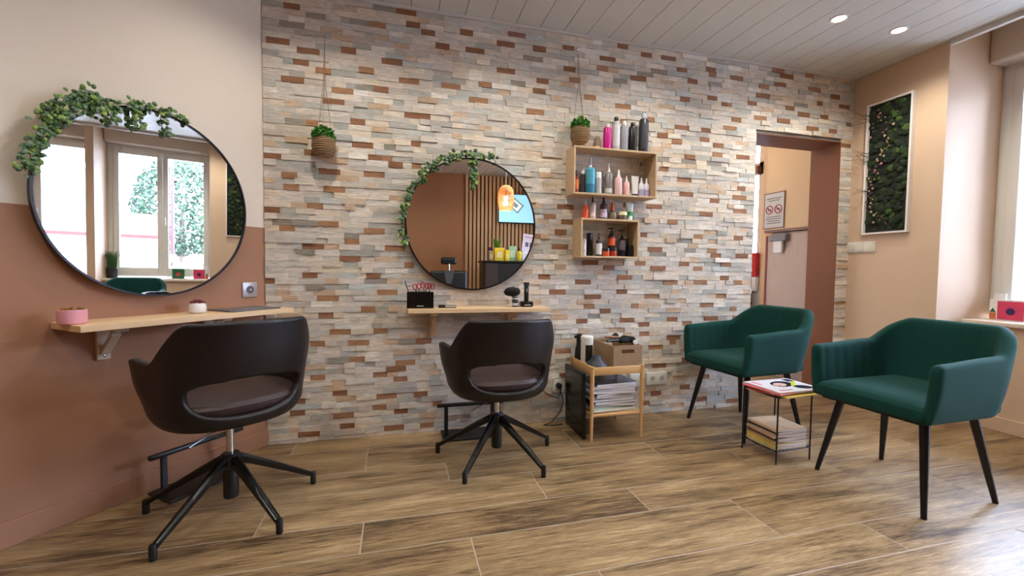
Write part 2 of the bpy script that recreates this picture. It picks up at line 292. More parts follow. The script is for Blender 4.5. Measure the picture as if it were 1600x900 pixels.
for e in SEED.split(';'):
    a, b, z, c = e.split(','); a = int(a)/1000; b = int(b)/1000; z = int(z)/1000
    r = round((z-RZ0)/RH); wd = b-a
    if c in 'DMTR': 
        wt = min((.055, .08, .115), key=lambda q: abs(q-wd)) if wd < .15 else .15
        m = (a+b)/2; a, b = m-wt/2, m+wt/2
    seeds.setdefault(r, []).append((a, b, c))
stone_list = []
prev_edges = []
for r in range(0, 77):
    z0 = RZ0+(r-.5)*RH; z1 = min(z0+RH, H-.002); z0 = max(z0, .001)
    if z1-z0 < .006: continue
    spans = [(-.006, W)] if z0 >= DZ-.004 else [(-.006, DX0), (DX1, W)]
    if z1 > DZ and z0 < DZ-.004 and z0 < DZ: z1 = min(z1, DZ+.0)if False else z1
    for sa, sb in spans:
        fixed = sorted([s for s in seeds.get(r, []) if s[0] >= sa-.03 and s[1] <= sb+.04])
        x = sa; cur = []
        def fill(x, xe, cur):
            while xe-x > .001:
                l = random.choice((.06, .08, .08, .1, .115, .13, .16, .2))
                if xe-x-l < .045: l = xe-x if xe-x < .2 else (xe-x)/2
                t = random.random()*126; acc = 0
                for c, wt in PALE:
                    acc += wt
                    if t <= acc: break
                if random.random() < .02 and l < .14: c = CLS['T']
                cur.append((x, min(x+l, xe), c)); x += l
        for a, b, c in fixed:
            a = max(a, x); b = min(b, sb)
            if b-a < .02: continue
            if a-x < .02: a = x
            fill(x, a, cur); cur.append((a, b, CLS[c])); x = b
        fill(x, sb, cur)
        for a, b, c in cur:
            stone_list.append([a, b, z0, z1, c])
camv = Vector((CAM.x, CAM.y, CAM.z))
def hidden(x, z):
    return ((x-1.135)**2+(z-1.265)**2 < .39**2) or (1.74 < x < 2.3 and 1.46 < z < 1.97) or (1.8 < x < 2.18 and 1.08 < z < 1.45) or (z < .62 and 1.0 < x < 1.4) or (z < .9 and -.1 < x < .22) or (2.5 < x < 3.1 and .35 < z < .8) or (1.72 < x < 2.1 and z < .6)
_rr, _uu, _ff = cam_axes()
def score(s):
    cx, cz = (s[0]+s[1])/2, (s[2]+s[3])/2
    if hidden(cx, cz): return 0
    d = Vector((cx, 0, cz))-camv; dep = d.dot(_ff)
    px = 800+FPX*d.dot(_rr)/dep; py = 450-FPX*d.dot(_uu)/dep
    if not (2 < px < 1598 and 2 < py < 898): return 0
    return (s[1]-s[0])*(s[3]-s[2])/dep**3*abs(camv.y)
order = sorted(range(len(stone_list)), key=lambda i: -score(stone_list[i]))
single = set(order[:298])
def stone_geo(bm, lay, s):
    a, b, z0, z1, c = s; g = .0003
    d = random.uniform(.012, .018) if random.random() > .15 else random.uniform(.018, .023)
    j = lambda: random.uniform(-.0018, .0018)
    vs_ = [(a+g, .004, z0+g), (b-g, .004, z0+g), (b-g, .004, z1-g), (a+g, .004, z1-g)]
    fr = [(a+g, -d+j(), z0+g), (b-g, -d+j(), z0+g), (b-g, -d+j(), z1-g), (a+g, -d+j(), z1-g)]
    V = [bm.verts.new(p) for p in vs_+fr]
    k = random.uniform(.97, 1.09); cc = tuple(v*k for v in lin(c)[:3])+(1,)
    for q in ((4, 5, 6, 7), (0, 4, 7, 3), (1, 2, 6, 5), (3, 7, 6, 2), (0, 1, 5, 4)):
        f = bm.faces.new([V[i] for i in q])
        for lo in f.loops: lo[lay] = cc
rest = bmesh.new(); rl = rest.loops.layers.float_color.new('Col')
for i, s in enumerate(stone_list):
    if i in single:
        bm = bmesh.new(); l = bm.loops.layers.float_color.new('Col'); stone_geo(bm, l, s)
        bmesh.ops.recalc_face_normals(bm, faces=bm.faces[:])
        me = bpy.data.meshes.new('stone'); bm.to_mesh(me); bm.free(); me.materials.append(stonem); obj('stone', me, stonewall)
    else: stone_geo(rest, rl, s)
bmesh.ops.recalc_face_normals(rest, faces=rest.faces[:])
me = bpy.data.meshes.new('stone_cladding'); rest.to_mesh(me); rest.free(); me.materials.append(stonem)
obj('stone_cladding', me, stonewall, kind='stuff')
# right wall: pillar, window niche, second pillar, second niche
beige = mat('warm_beige_wall', (208, 178, 150), .75, bump=.15, bscale=220)  # even tone, tanner and darker than the cream of the left wall
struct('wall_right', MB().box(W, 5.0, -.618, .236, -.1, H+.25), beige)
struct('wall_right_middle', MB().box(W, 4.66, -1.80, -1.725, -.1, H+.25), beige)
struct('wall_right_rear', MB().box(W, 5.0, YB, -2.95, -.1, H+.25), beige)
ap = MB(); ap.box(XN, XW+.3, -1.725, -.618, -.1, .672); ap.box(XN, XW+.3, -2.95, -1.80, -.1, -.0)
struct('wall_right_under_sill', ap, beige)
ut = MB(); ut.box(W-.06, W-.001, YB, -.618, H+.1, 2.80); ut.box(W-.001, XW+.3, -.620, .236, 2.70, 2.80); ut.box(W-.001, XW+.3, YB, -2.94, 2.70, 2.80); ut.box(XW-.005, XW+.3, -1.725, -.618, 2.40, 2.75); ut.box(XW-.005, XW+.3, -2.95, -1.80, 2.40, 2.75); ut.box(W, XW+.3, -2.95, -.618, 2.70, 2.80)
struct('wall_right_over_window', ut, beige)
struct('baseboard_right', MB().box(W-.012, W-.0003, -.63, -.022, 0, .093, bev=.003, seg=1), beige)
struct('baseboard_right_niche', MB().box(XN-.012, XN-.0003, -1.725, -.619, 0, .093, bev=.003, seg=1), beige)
for n, (ya, yb) in enumerate(((-1.725, -.618), (-2.95, -1.80)), 1):
    win = thing('window_1' if n == 1 else 'window_2_lengthened', 'x', 'x', (0, 0, 0));  # second window; its lower part is added, unseen, to daylight the floor
    for kk in ('label', 'category'): del win[kk]
    win['kind'] = 'structure'
    f = MB(); z0, z1 = (.72 if n == 1 else .02), 2.40; t = .055
    f.box(XW, XW+.07, ya, ya+t, z0, z1, bev=.004); f.box(XW, XW+.07, yb-t, yb, z0, z1, bev=.004); f.box(XW+.001, XW+.069, ya+t-.001, yb-t+.001, z0, z0+t); f.box(XW+.001, XW+.069, ya+t-.001, yb-t+.001, z1-t, z1)
    f.build('window_frame', white, win)
    mid = (ya+yb)/2
    for a, b in ((ya+t, mid), (mid, yb-t)):
        s = MB(); q = .058; X0 = XW-.012; X1 = XW+.045
        s.box(X0, X1, a+.002, a+q, z0+t-.01, z1-t+.01, bev=.006); s.box(X0, X1, b-q, b-.002, z0+t-.01, z1-t+.01, bev=.006)
        s.box(X0+.001, X1-.001, a+q-.001, b-q+.001, z0+t-.01, z0+t+q); s.box(X0+.001, X1-.001, a+q-.001, b-q+.001, z1-t-q, z1-t+.01)
        so = s.build('window_sash', white, win)
        MB().box(XW+.014, XW+.018, a+q-.002, b-q+.002, z0+t+q-.002, z1-t-q+.002).build('window_pane', glassm, so)
    hd = MB(); hd.box(XW-.022, XW-.012, mid+.012, mid+.038, 1.45, 1.53, bev=.003); hd.tube([(XW-.022, mid+.025, 1.5), (XW-.05, mid+.025, 1.5), (XW-.052, mid+.025, 1.40)], .008)
    hd.build('window_handle', whitepaint, win)
    MB().box(4.50, XW-.001, ya+.001, yb-.001, 2.39, 2.698, bev=.018, seg=3).build('shutter_box', mat('shutter_box_pvc', (205, 192, 176), .4), win)
    if n == 1: MB().box(XN-.03, XW+.01, ya+.001, yb-.001, .672, .698, bev=.004).build('window_sill', cream, win)
# ================================================================ OBJECTS
# ---- ceiling downlights
em_spot = mat('lamp_glow', (255, 250, 240), emit=14)
spots = [(3.22, -.612, 1), (3.69, -.618, 1), (.36, -.66, 1.0), (1.34, -.66, 1.0), (2.28, -.64, 1), (.9, -2.0, .8), (2.1, -2.0, .8), (3.3, -2.0, .25), (-.3, -2.0, 1.5), (.9, -3.4, .7), (2.3, -3.4, .7), (3.4, -3.4, .3)]  # unseen downlights behind the camera and at the rear are added for room light
slabs = {2: 'round recessed downlight above the hanging planter by the corner, above the frame', 3: 'round recessed downlight above the mirror on the stone wall, above the frame', 4: 'round recessed downlight above the box shelves, above the frame', 5: 'unseen recessed downlight added behind the camera, in line with the stone-wall mirror', 6: 'unseen recessed downlight added behind the camera, in line with the wire side table', 7: 'unseen recessed downlight added behind the camera, on the window side', 8: 'recessed downlight overhead near the painted left wall', 9: 'unseen recessed downlight added at the rear of the room near the headrest chair', 10: 'unseen recessed downlight added at the rear of the room over the reception counter', 11: 'unseen recessed downlight added at the rear corner on the window side', 0: 'small round recessed downlight glowing in the ceiling, left of the visible pair', 1: 'small round recessed downlight glowing in the ceiling, right of the visible pair, nearer the window'}
spl = bpy.data.lights.new('downlight_beam', 'SPOT'); spl.energy = SPOT_POWER; spl.color = SPOT_COL; spl.spot_size = math.radians(150); spl.spot_blend = .75; spl.shadow_soft_size = .028
for i, (x, y, p) in enumerate(spots):
    t = thing('ceiling_downlight', slabs.get(i, 'round recessed downlight in the ceiling outside the photo frame, over the salon'), 'downlight', (x, y, H), 0, 'recessed ceiling downlights')
    MB().lathe([(.036, -.004), (.046, -.005), (.048, -.001), (.048, 0), (.036, 0)], seg=28, cap=False).build('trim_ring', whitepaint, t)
    MB().lathe([(.036, -.002), (.001, -.003)], seg=24).build('lamp_disc', em_spot, t)
    l = spl
    if p != 1: l = spl.copy(); l.energy = SPOT_POWER*p
    lo = bpy.data.objects.new('downlight_beam', l); C.objects.link(lo); lo.parent = t; lo.location = (0, 0, -.035)
# ---- round mirrors
def ring_lathe(R, r=.006, d=.026):
    return [(R-.004, -.0), (R+.004, 0), (R+.004, d), (R-.004, d), (R-.004, 0)]
def make_mirror(label, Mw, R=.393):
    t = obj('round_mirror', None, None, label, 'mirror'); t.matrix_world = Mw
    MB().lathe([(R-.002, .004), (R+.006, .004), (R+.006, .026), (R-.002, .026), (R-.002, .004)], seg=128, cap=False).build('frame', mat('mirror_frame', (38, 32, 36), .3, .6), t)
    MB().lathe([(R-.003, .005), (R-.003, .021), (.001, .021)], seg=128, cap=True).build('mirror_glass', mirrorm, t)
    return t
def frame_from_normal(n, c):
    z = Vector(n).normalized(); x = Vector((0, 0, 1)).cross(z).normalized(); y = z.cross(x)
    return Matrix(((x.x, y.x, z.x, c[0]), (x.y, y.y, z.y, c[1]), (x.z, y.z, z.z, c[2]), (0, 0, 0, 1)))
m1n = (0.795, -0.607, -0.014)
m1c = lw(.535, .020, 1.262)
make_mirror('large round black-rimmed mirror on the two-tone painted wall, reflecting the windows', frame_from_normal(m1n, m1c))
make_mirror('round dark-rimmed mirror on the stone wall, reflecting slats and an orange lamp', frame_from_normal((0, -1, 0), (1.137, -.022, 1.266)))
# ---- leaf garlands on the mirrors
leafm = [mat('leaf_green', (88, 122, 70), .5, var=.3, vscale=30), mat('leaf_grey_green', (104, 130, 104), .55, var=.3, vscale=30), mat('leaf_light', (146, 172, 84), .5, var=.2, vscale=30)]
def leaf_mesh(m, sc):
    bm = bmesh.new(); n = 7; vs_ = []
    c = bm.verts.new((0, .5*sc, .06*sc))
    for i in range(n):
        a = 2*PI*i/n; vs_.append(bm.verts.new((.42*sc*math.sin(a), .5*sc-.5*sc*math.cos(a), .10*sc*abs(math.sin(a)))))
    for i in range(n): bm.faces.new((c, vs_[i], vs_[(i+1) % n]))
    r = bmesh.ops.extrude_face_region(bm, geom=bm.faces[:]); bmesh.ops.translate(bm, vec=(0, 0, -.03*sc), verts=[v for v in r['geom'] if isinstance(v, bmesh.types.BMVert)])
    bmesh.ops.recalc_face_normals(bm, faces=bm.faces[:])
    me = bpy.data.meshes.new('leaf'); bm.to_mesh(me); bm.free(); me.materials.append(m)
    for p in me.polygons: p.use_smooth = True
    return me
def garland(label, Mw, strands, sc, per):
    t = obj('leaf_garland', None, None, label, 'garland'); t.matrix_world = Mw
    ms = [leaf_mesh(m, sc) for m in leafm]
    st = MB(); leaves = []
    for pts, dens, spread in strands:
        P = [Vector(p) for p in pts]
        # resample
        seg = []; 
        for a, b in zip(P, P[1:]):
            nn = max(2, int((b-a).length/.01)); seg += [a.lerp(b, q/nn) for q in range(nn)]
        st.tube(seg[::2]+[P[-1]], .0016, 5)
        L_ = sum((b-a).length for a, b in zip(P, P[1:]))
        for q in range(int(L_*per*dens)):
            p = seg[min(len(seg)-1, int(random.random()*len(seg)))]
            cl = lambda v: max(-1.6, min(1.6, v))
            off = Vector((cl(random.gauss(0, 1))*spread, cl(random.gauss(0, 1))*spread, random.uniform(0, spread*1.3)))
            leaves.append(p+off)
    st.build('stem', mat('vine_stem', (84, 78, 48), .7), t)
    for p in leaves:
        o = obj('leaf', random.choices(ms, (5, 4, 2))[0], t); o.location = p
        o.rotation_euler = (random.uniform(-.7, 1.0), random.uniform(-.8, .8), random.uniform(0, 2*PI))
        s = random.uniform(.75, 1.2); o.scale = (s, s, s)
R1 = .40
def arc(R, a0, a1, n=24, z=.03, wob=.0, dr=0):
    return [((R+wob*math.sin(i*1.7))*math.cos(math.radians(a0+(a1-a0)*i/n)), (R+wob*math.sin(i*1.7))*math.sin(math.radians(a0+(a1-a0)*i/n)), z) for i in range(n+1)]
# local x of the mirror frame points to the right as seen from the room
garland('thick eucalyptus garland draped over the top left of the large window-reflecting mirror', frame_from_normal(m1n, m1c),
        [(arc(.413, 172, 118, z=.03, wob=.006), 2.0, .013), (arc(.405, 122, 72, z=.03), .8, .008), ([(-.10, .39, .035), (-.09, .34, .04), (-.05, .30, .04)], 1.1, .014),
         ([(-.24, .36, .035), (-.19, .33, .04), (-.14, .31, .04)], 1.0, .014), ([(.02, .38, .035), (.03, .33, .04), (.035, .29, .04)], .8, .006), (arc(.445, 146, 118, z=.02), 2.2, .013)], .0205, 270)
garland('slim green leaf garland over the top left of the mirror on the stone wall', frame_from_normal((0, -1, 0), (1.137, -.022, 1.266)),
        [(arc(.415, 198, 70, z=.028, wob=.004), 1.0, .012), ([(.0, .40, .035), (.005, .34, .04), (.004, .27, .04), (-.002, .22, .04)], 1.5, .007), ([(-.30, .27, .035), (-.29, .23, .04)], 1.0, .006)], .025, 205)
# ---- floating desk boards
def shelf_board(label, Mw, x0, x1, depth, z, brx, bevelm=oak):
    t = obj('floating_shelf', None, None, label, 'shelf'); t.matrix_world = Mw
    MB().box(x0, x1, .001, depth, z-.024, z, bev=.0015, seg=1).build('shelf_board', oak, t)
    for bx in brx:
        b = MB(); b.box(bx-.022, bx+.022, .001, .018, z-.165, z-.025, bev=.002); b.box(bx-.022, bx+.022, .018, .16, z-.043, z-.025, bev=.002)
        M = Matrix.Translation((bx, .018, z-.135)) @ Matrix.Rotation(math.radians(42), 4, 'X')
        b.box(-.015, .015, 0, .125, -.012, .006, M=M)
        br = b.build('bracket', mat('bracket_paint', (205, 190, 168), .5, var=.1), t)
        MB().lathe([(.004, 0), (.004, .002), (.001, .003)], seg=10, M=Matrix.Translation((bx, .018, z-.15)) @ Matrix.Rotation(-PI/2, 4, 'X')).build('screw', chrome, br)
    return t
shelf_board('light oak work shelf under the large mirror on the painted wall', M_LEFT, .013, .873, .225, .782, (.725, .32))
M_ST = Matrix(((1, 0, 0, 0), (0, -1, 0, 0), (0, 0, 1, 0), (0, 0, 0, 1)))
sh = obj('floating_shelf', None, None, 'light oak work shelf under the round mirror on the stone wall', 'shelf')
MB().box(.752, 1.585, -.205, -.019, .745, .769, bev=.0015, seg=1).build('shelf_board', oak, sh)
for bx in (.903, 1.385):
    b = MB(); b.box(bx-.02, bx+.02, -.036, -.019, .59, .744, bev=.002); b.box(bx-.02, bx+.02, -.16, -.036, .727, .744, bev=.002)
    b.box(-.014, .014, -.115, 0, -.006, .012, M=Matrix.Translation((bx, -.036, .63)) @ Matrix.Rotation(math.radians(-42), 4, 'X'))
    b.build('bracket', oak, sh)
# ---- salon chairs
leather = mat('dark_brown_leather', (20, 12, 13), .42, bump=.25, bscale=380, spec=.45)
leather2 = mat('brown_leather_seat', (58, 38, 35), .45, bump=.25, bscale=380)
def smooth(t): t = max(0, min(1, t)); return t*t*(3-2*t)
def make_salon_chair(label):
    t = thing('salon_chair', label, 'chair', group='swivel styling chairs')
    rx, ry = .268, .245
    def Ht(a):
        d = abs(math.degrees(a))
        if d < 40: return .758 + .006*math.cos(math.radians(d*2))
        if d < 71: return .76 - .145*smooth((d-43)/28)
        if d < 100: return .617 + .012*math.sin((d-71)/29*PI)
        if d < 136: return .617 - .16*(math.sin((d-100)/36*PI/2-PI/2)+1)
        return .457
    def P(a, v):
        h = Ht(a)
        if v < .34: rho = .82*(v/.34)**.9; z = .335+.022*(v/.34)**3
        elif v < .5: q = (v-.34)/.16; rho = .82+.16*math.sin(q*PI/2); z = .357+.075*q**1.3
        else: q = (v-.5)/.5; z = .432+(h-.432)*q; rho = .98+.09*min(1, (z-.432)/.2)-.0*q
        d = abs(math.degrees(a)); p = 2.35
        sa, ca = math.sin(a), math.cos(a)
        k = (abs(sa)**p+abs(ca)**p)**(-1/p)
        lean = .055*max(0, (z-.5)/.26)*max(0, ca)**1.5
        wid = 1 + .07*smooth((z-.40)/.14)*smooth((d-62)/26)*(1-.6*smooth((d-112)/30))
        if d < 66: wid *= 1-.03*smooth((z-.64)/.12)
        return Vector((sa*rx*rho*k*wid, -ca*ry*rho*k-lean+.0, z))
    NA, NV = 112, 44
    bm = bmesh.new(); grid = {}
    par = {}
    for i in range(NA):
        a = -PI + 2*PI*i/NA
        for j in range(1, NV+1):
            grid[i, j] = bm.verts.new(P(a, j/NV)); par[grid[i, j]] = [a, j/NV]
    c = bm.verts.new((0, 0, .335))
    for i in range(NA):
        i2 = (i+1) % NA; bm.faces.new((c, grid[i, 1], grid[i2, 1]))
        for j in range(1, NV): bm.faces.new((grid[i, j], grid[i, j+1], grid[i2, j+1], grid[i2, j]))
    a0 = math.radians(43.5); zc, zb, zt = .490, .088, .058
    def vz(v, a):  # height at (a, v)
        return P(a, v).z
    def F(a, v):
        z = vz(v, a)-zc
        return (abs(a)/a0)**2.3 + abs(z/(zt if z > 0 else zb))**(3.2 if z > 0 else 2.1)
    dl = [f for f in bm.faces if len(f.verts) == 4 and sum(F(*par[v]) for v in f.verts)/4 < 1 and all(par[v][1] > .3 for v in f.verts)]
    bv = {v for f in dl for v in f.verts if any(g not in dl for g in f.link_faces) } if False else None
    dset = set(dl); bv = {v for f in dl for v in f.verts if any(g not in dset for g in v.link_faces)}
    bmesh.ops.delete(bm, geom=dl, context='FACES')
    for v in bv:
        if not v.is_valid: continue
        a, vv = par[v]; lo, hi = .5, 1.8
        v0 = next(q/200 for q in range(80, 200) if vz(q/200, a) >= zc)
        for _ in range(30):
            mid = (lo+hi)/2; f = F(a*mid, v0+(vv-v0)*mid)
            if f < 1: lo = mid
            else: hi = mid
        v.co = P(a*lo, v0+(vv-v0)*lo)
    for f in bm.faces: f.smooth = True
    bmesh.ops.recalc_face_normals(bm, faces=bm.faces[:])
    me = bpy.data.meshes.new('shell'); bm.to_mesh(me); bm.free(); me.materials.append(leather)
    sh = obj('shell', me, t)
    md = sh.modifiers.new('thick', 'SOLIDIFY'); md.thickness = .026; md.offset = -1
    md = sh.modifiers.new('soft', 'SUBSURF'); md.levels = 1; md.render_levels = 1
    # seat cushion
    cu = MB(); pr = [(0.001, .375), (.17, .378), (.215, .392), (.234, .418), (.238, .440), (.226, .456), (.17, .468), (.08, .472), (.001, .473)]
    rings = []
    for r, z in pr:
        rg = []
        for i in range(48):
            a = 2*PI*i/48; k = (abs(math.sin(a))**2.6+abs(math.cos(a))**2.6)**(-1/2.6)
            rg.append(cu.bm.verts.new((math.sin(a)*r*k, math.cos(a)*r*k*.905, z)))
        rings.append(rg)
    for A, B in zip(rings, rings[1:]):
        for i in range(48):
            f = cu.bm.faces.new((A[i], A[(i+1) % 48], B[(i+1) % 48], B[i])); f.smooth = True
    cu.build('seat', leather2, t)
    # column and star base
    col = MB(); col.lathe([(.0001, .055), (.026, .055), (.028, .06), (.028, .175), (.033, .18), (.036, .19), (.036, .232), (.030, .238), (.001, .238)], seg=24, cap=False)
    col.build('column', blackpl, t)
    MB().lathe([(.0135, .236), (.0135, .335)], seg=20).build('gas_lift', chrome, t)
    MB().box(-.09, .09, -.07, .08, .318, .336, bev=.006).build('mechanism_plate', black, t)
    MB().tube([(-.03, -.02, .315), (-.10, -.05, .300), (-.155, -.07, .283)], [.003, .003, .004], 8).build('lift_lever', mat('dull_chrome', (120, 120, 122), .35, 1), t)
    for k in range(5):
        a = math.radians(72*k)
        l = MB(); ca, sa = math.cos(a), math.sin(a)
        def pt(r, z): return (ca*r, sa*r, z)
        n = 9; P0 = [(.03+.285*i/(n-1), .213-.165*(i/(n-1))**1.05) for i in range(n)]
        prev = None
        for i, (r, z) in enumerate(P0):
            hw = .017-.006*i/(n-1); hh = .019-.009*i/(n-1)
            q = [l.bm.verts.new((ca*r-sa*x, sa*r+ca*x, z+dz)) for x, dz in ((-hw, -hh), (hw, -hh), (hw, hh*.5), (hw*.45, hh), (-hw*.45, hh), (-hw, hh*.5))]
            if prev:
                for m_ in range(6): l.bm.faces.new((prev[m_], prev[(m_+1) % 6], q[(m_+1) % 6], q[m_]))
            else: l.bm.faces.new(q[::-1])
            prev = q
        l.bm.faces.new(prev)
        lo = l.build('leg', mat('black_gloss_metal', (16, 16, 17), .25, .2), t)
        MB().lathe([(.011, 0), (.0125, .004), (.0125, .048), (.010, .056), (.001, .058)], c=(ca*.322, sa*.322, 0), seg=14).build('glide', blackpl, lo)
    return t
ch = make_salon_chair('dark leather swivel chair in front of the round mirror on the stone wall')
CH2 = (1.205, -.455); CH1 = (.035, -.690)
ch.location = (*CH2, 0); ch.rotation_euler = (0, 0, math.radians(2))
def set_legs(root, base):   # the star base is turned on its own, the shell is turned with the thing
    pass
# ---- foot rests
def make_footrest(label):
    t = thing('footrest', label, 'footrest', group='black bar footrests')
    MB().box(-.17, .17, -.175, -.005, 0.002, .012, bev=.002, seg=1).build('base_plate', black, t)
    MB().box(-.20, .20, -.098, -.072, .178, .198, bev=.006).build('foot_bar', black, t)
    for sx in (-.145, .135): MB().box(sx-.011, sx+.011, -.093, -.077, .012, .179, bev=.002, seg=1).build('post', black, t)
    return t
fr = make_footrest('black metal T-bar footrest on the floor against the stone wall'); fr.location = (1.12, -.03, 0)
# ---- green armchairs
velvet = mat('green_velvet', (17, 60, 54), .85, bump=.2, bscale=500, sheen=.04, var=.12, vscale=6)
velvet.node_tree.nodes['Principled BSDF'].inputs['Specular IOR Level'].default_value = .12
velvet_d = mat('green_velvet_piping', (16, 46, 42), .8)
legm = mat('black_tapered_leg', (16, 14, 15), .3)
def make_armchair(label):
    t = thing('armchair', label, 'armchair', group='green velvet waiting armchairs')
    hw, yf, yb, rr = .268, .27, -.265, .15
    path = []
    n1 = 30
    for i in range(n1): path.append((Vector((-hw, yf+(yb+rr-yf)*i/n1, 0)), Vector((-1, 0, 0))))
    for i in range(18):
        a = PI + (PI/2)*i/18; path.append((Vector((-hw+rr+rr*math.cos(a), yb+rr+rr*math.sin(a), 0)), Vector((math.cos(a), math.sin(a), 0))))
    n3 = 36
    for i in range(n3+1): path.append((Vector((-hw+rr+(2*hw-2*rr)*i/n3, yb, 0)), Vector((0, -1, 0))))
    mir = [(Vector((-p.x, p.y, 0)), Vector((-n.x, n.y, 0))) for p, n in path[:n1+18]][::-1]
    path += mir
    N_ = len(path); bm = bmesh.new(); rings = []
    s = 0; S = [0]
    for a, b in zip(path, path[1:]): s += (b[0]-a[0]).length; S.append(s)
    tot = S[-1]
    prev = None
    for i, (p, n) in enumerate(path):
        y = p.y
        back = 1-smooth((abs(S[i]-tot/2)-.15)/.20)        # 0 on the arms, 1 across the back
        mid = 1-abs(p.x)/hw if y < yb+.01 else 0
        top = .640 + (.018)*smooth((.27-y)/.4) + back*.108 + .006*smooth(mid*2)
        th = .050 + .012*back
        endk = min(1, min(S[i], tot-S[i])/.035); endk = math.sqrt(max(0, 1-(1-endk)**2))
        prof = []
        zb_ = .388
        def off(z):   # outward lean: arms slightly, back more
            q = (z-zb_)/(.77-zb_)
            return -.022*(1-min(1, q*2.2))**2 + back*(.075*q) + (1-back)*.012*q
        oz = [zb_+.006, zb_+.03, .46, .52, .58, top-.05, top-.02]
        e = (.35+.65*endk)
        for z in oz: prof.append((off(z), z))
        prof += [(off(top)-.008, top-.005), (off(top)-th*.5, top+.001*0), (off(top)-th+.008, top-.005)]
        rib = .0045*(abs(math.sin(PI*S[i]/.062))**.35)
        for z in oz[::-1]: prof.append((off(z)-th*(1 if z > .44 else .9)-(0 if (z < .44) else 0)+ (-rib+.0045 if z > .45 else 0)*1.0, z))
        prof += [(off(zb_)-th*.8, zb_), (off(zb_)-.012, zb_)]
        midn = off(.55)-th*.5
        ring = []
        for o_, z in prof:
            oo = midn+(o_-midn)*e
            z2 = z if endk > .99 else zb_+.02+(z-zb_-.02)*(.9+.1*endk)
            ring.append(bm.verts.new(Vector((p.x+n.x*oo, p.y+n.y*oo, z2))))
        rings.append(ring)
        if prev:
            for k in range(len(ring)):
                f = bm.faces.new((prev[k], prev[(k+1) % len(ring)], ring[(k+1) % len(ring)], ring[k])); f.smooth = True
        prev = ring
    bm.faces.new(rings[0][::-1]); bm.faces.new(rings[-1])
    bmesh.ops.recalc_face_normals(bm, faces=bm.faces[:])
    me = bpy.data.meshes.new('backrest'); bm.to_mesh(me); bm.free(); me.materials.append(velvet)
    o = obj('backrest', me, t); md = o.modifiers.new('soft', 'SUBSURF'); md.levels = 1; md.render_levels = 1
    # seat: a padded block with a domed top
    sm_ = MB(); bmx = sm_.bm; nx, ny = 18, 18; g = {}
    def seatpt(u, v, top):
        x = (u*2-1)*(.232); y = -.225+v*(.50)
        ed = max(abs(u*2-1), abs(v*2-1)); 
        e1 = 1-smooth((max(abs(u*2-1), (v*2-1) if v > .5 else 0)-.78)/.22)
        yy = y+.012*math.cos((u-.5)*PI)*(v > .5)
        return (x, yy, (.448+.024*e1+.006*math.cos((u-.5)*PI)) if top else .392)
    for tpp in (0, 1):
        for i in range(nx+1):
            for j in range(ny+1): g[tpp, i, j] = bmx.verts.new(seatpt(i/nx, j/ny, tpp))
    for i in range(nx):
        for j in range(ny):
            bmx.faces.new((g[1, i, j], g[1, i+1, j], g[1, i+1, j+1], g[1, i, j+1])).smooth = True; bmx.faces.new((g[0, i, j], g[0, i, j+1], g[0, i+1, j+1], g[0, i+1, j]))
    for i in range(nx):
        for j in (0, ny): bmx.faces.new((g[0, i, j], g[0, i+1, j], g[1, i+1, j], g[1, i, j])).smooth = True
    for j in range(ny):
        for i in (0, nx): bmx.faces.new((g[0, i, j], g[0, i, j+1], g[1, i, j+1], g[1, i, j])).smooth = True
    so = sm_.build('seat', velvet, t); md = so.modifiers.new('b', 'SUBSURF'); md.levels = 1; md.render_levels = 1
    MB().box(-.205, .205, -.20, .255, .380, .393, bev=.004).build('seat_base', velvet_d, t)
    for sx in (-1, 1):
        for sy in (-1, 1):
            l = MB(); a = Vector((sx*.172, .155*sy+.01, .380)); b = Vector((sx*.228, sy*.228+.01, .0))
            l.tube([a, a.lerp(b, .5), b], [.0185, .0155, .0105], 16); l.build('leg', legm, t)
    return t
ac = make_armchair('green velvet tub armchair nearest the window, at the right of the black side table'); ac.location = (3.0, -1.197, 0); ac.rotation_euler = (0, 0, math.radians(91.7))
dup(ac, (2.862, -.372, 0), math.radians(94), 'green velvet tub armchair by the stone wall and doorway, left of the other armchair')
# ---- chair 1 and footrest 1
dup(ch, (*CH1, 0), math.radians(2), 'dark leather swivel chair in front of the large mirror on the painted wall')
SH1 = math.radians(26)
f1 = dup(fr, (lw(.43, .03).x, lw(.43, .03).y, 0), LROT+PI, 'black metal T-bar footrest on the floor against the brown painted wall')
# turn the shells: base leg angles are read from the photo separately for each chair
def turn(root, shell_ang, base_ang):
    root.rotation_euler = (0, 0, shell_ang)
    for c in kids(root):
        if c.name.startswith('leg'): c.rotation_euler = (0, 0, base_ang-shell_ang)
c1 = [o for o in C.objects if o.name.startswith('salon_chair') and o.parent is None]
turn(c1[0], math.radians(3), math.radians(14)); turn(c1[1], math.radians(35), math.radians(28))
for c in kids(c1[1]):      # this chair's seat stands higher on its gas lift
    if c.name.split('.')[0] in ('shell', 'seat', 'mechanism_plate', 'lift_lever'): c.location.z += .042
    if c.name.startswith('gas_lift'): c.scale.z = 1.42; c.location.z = -.236*.42
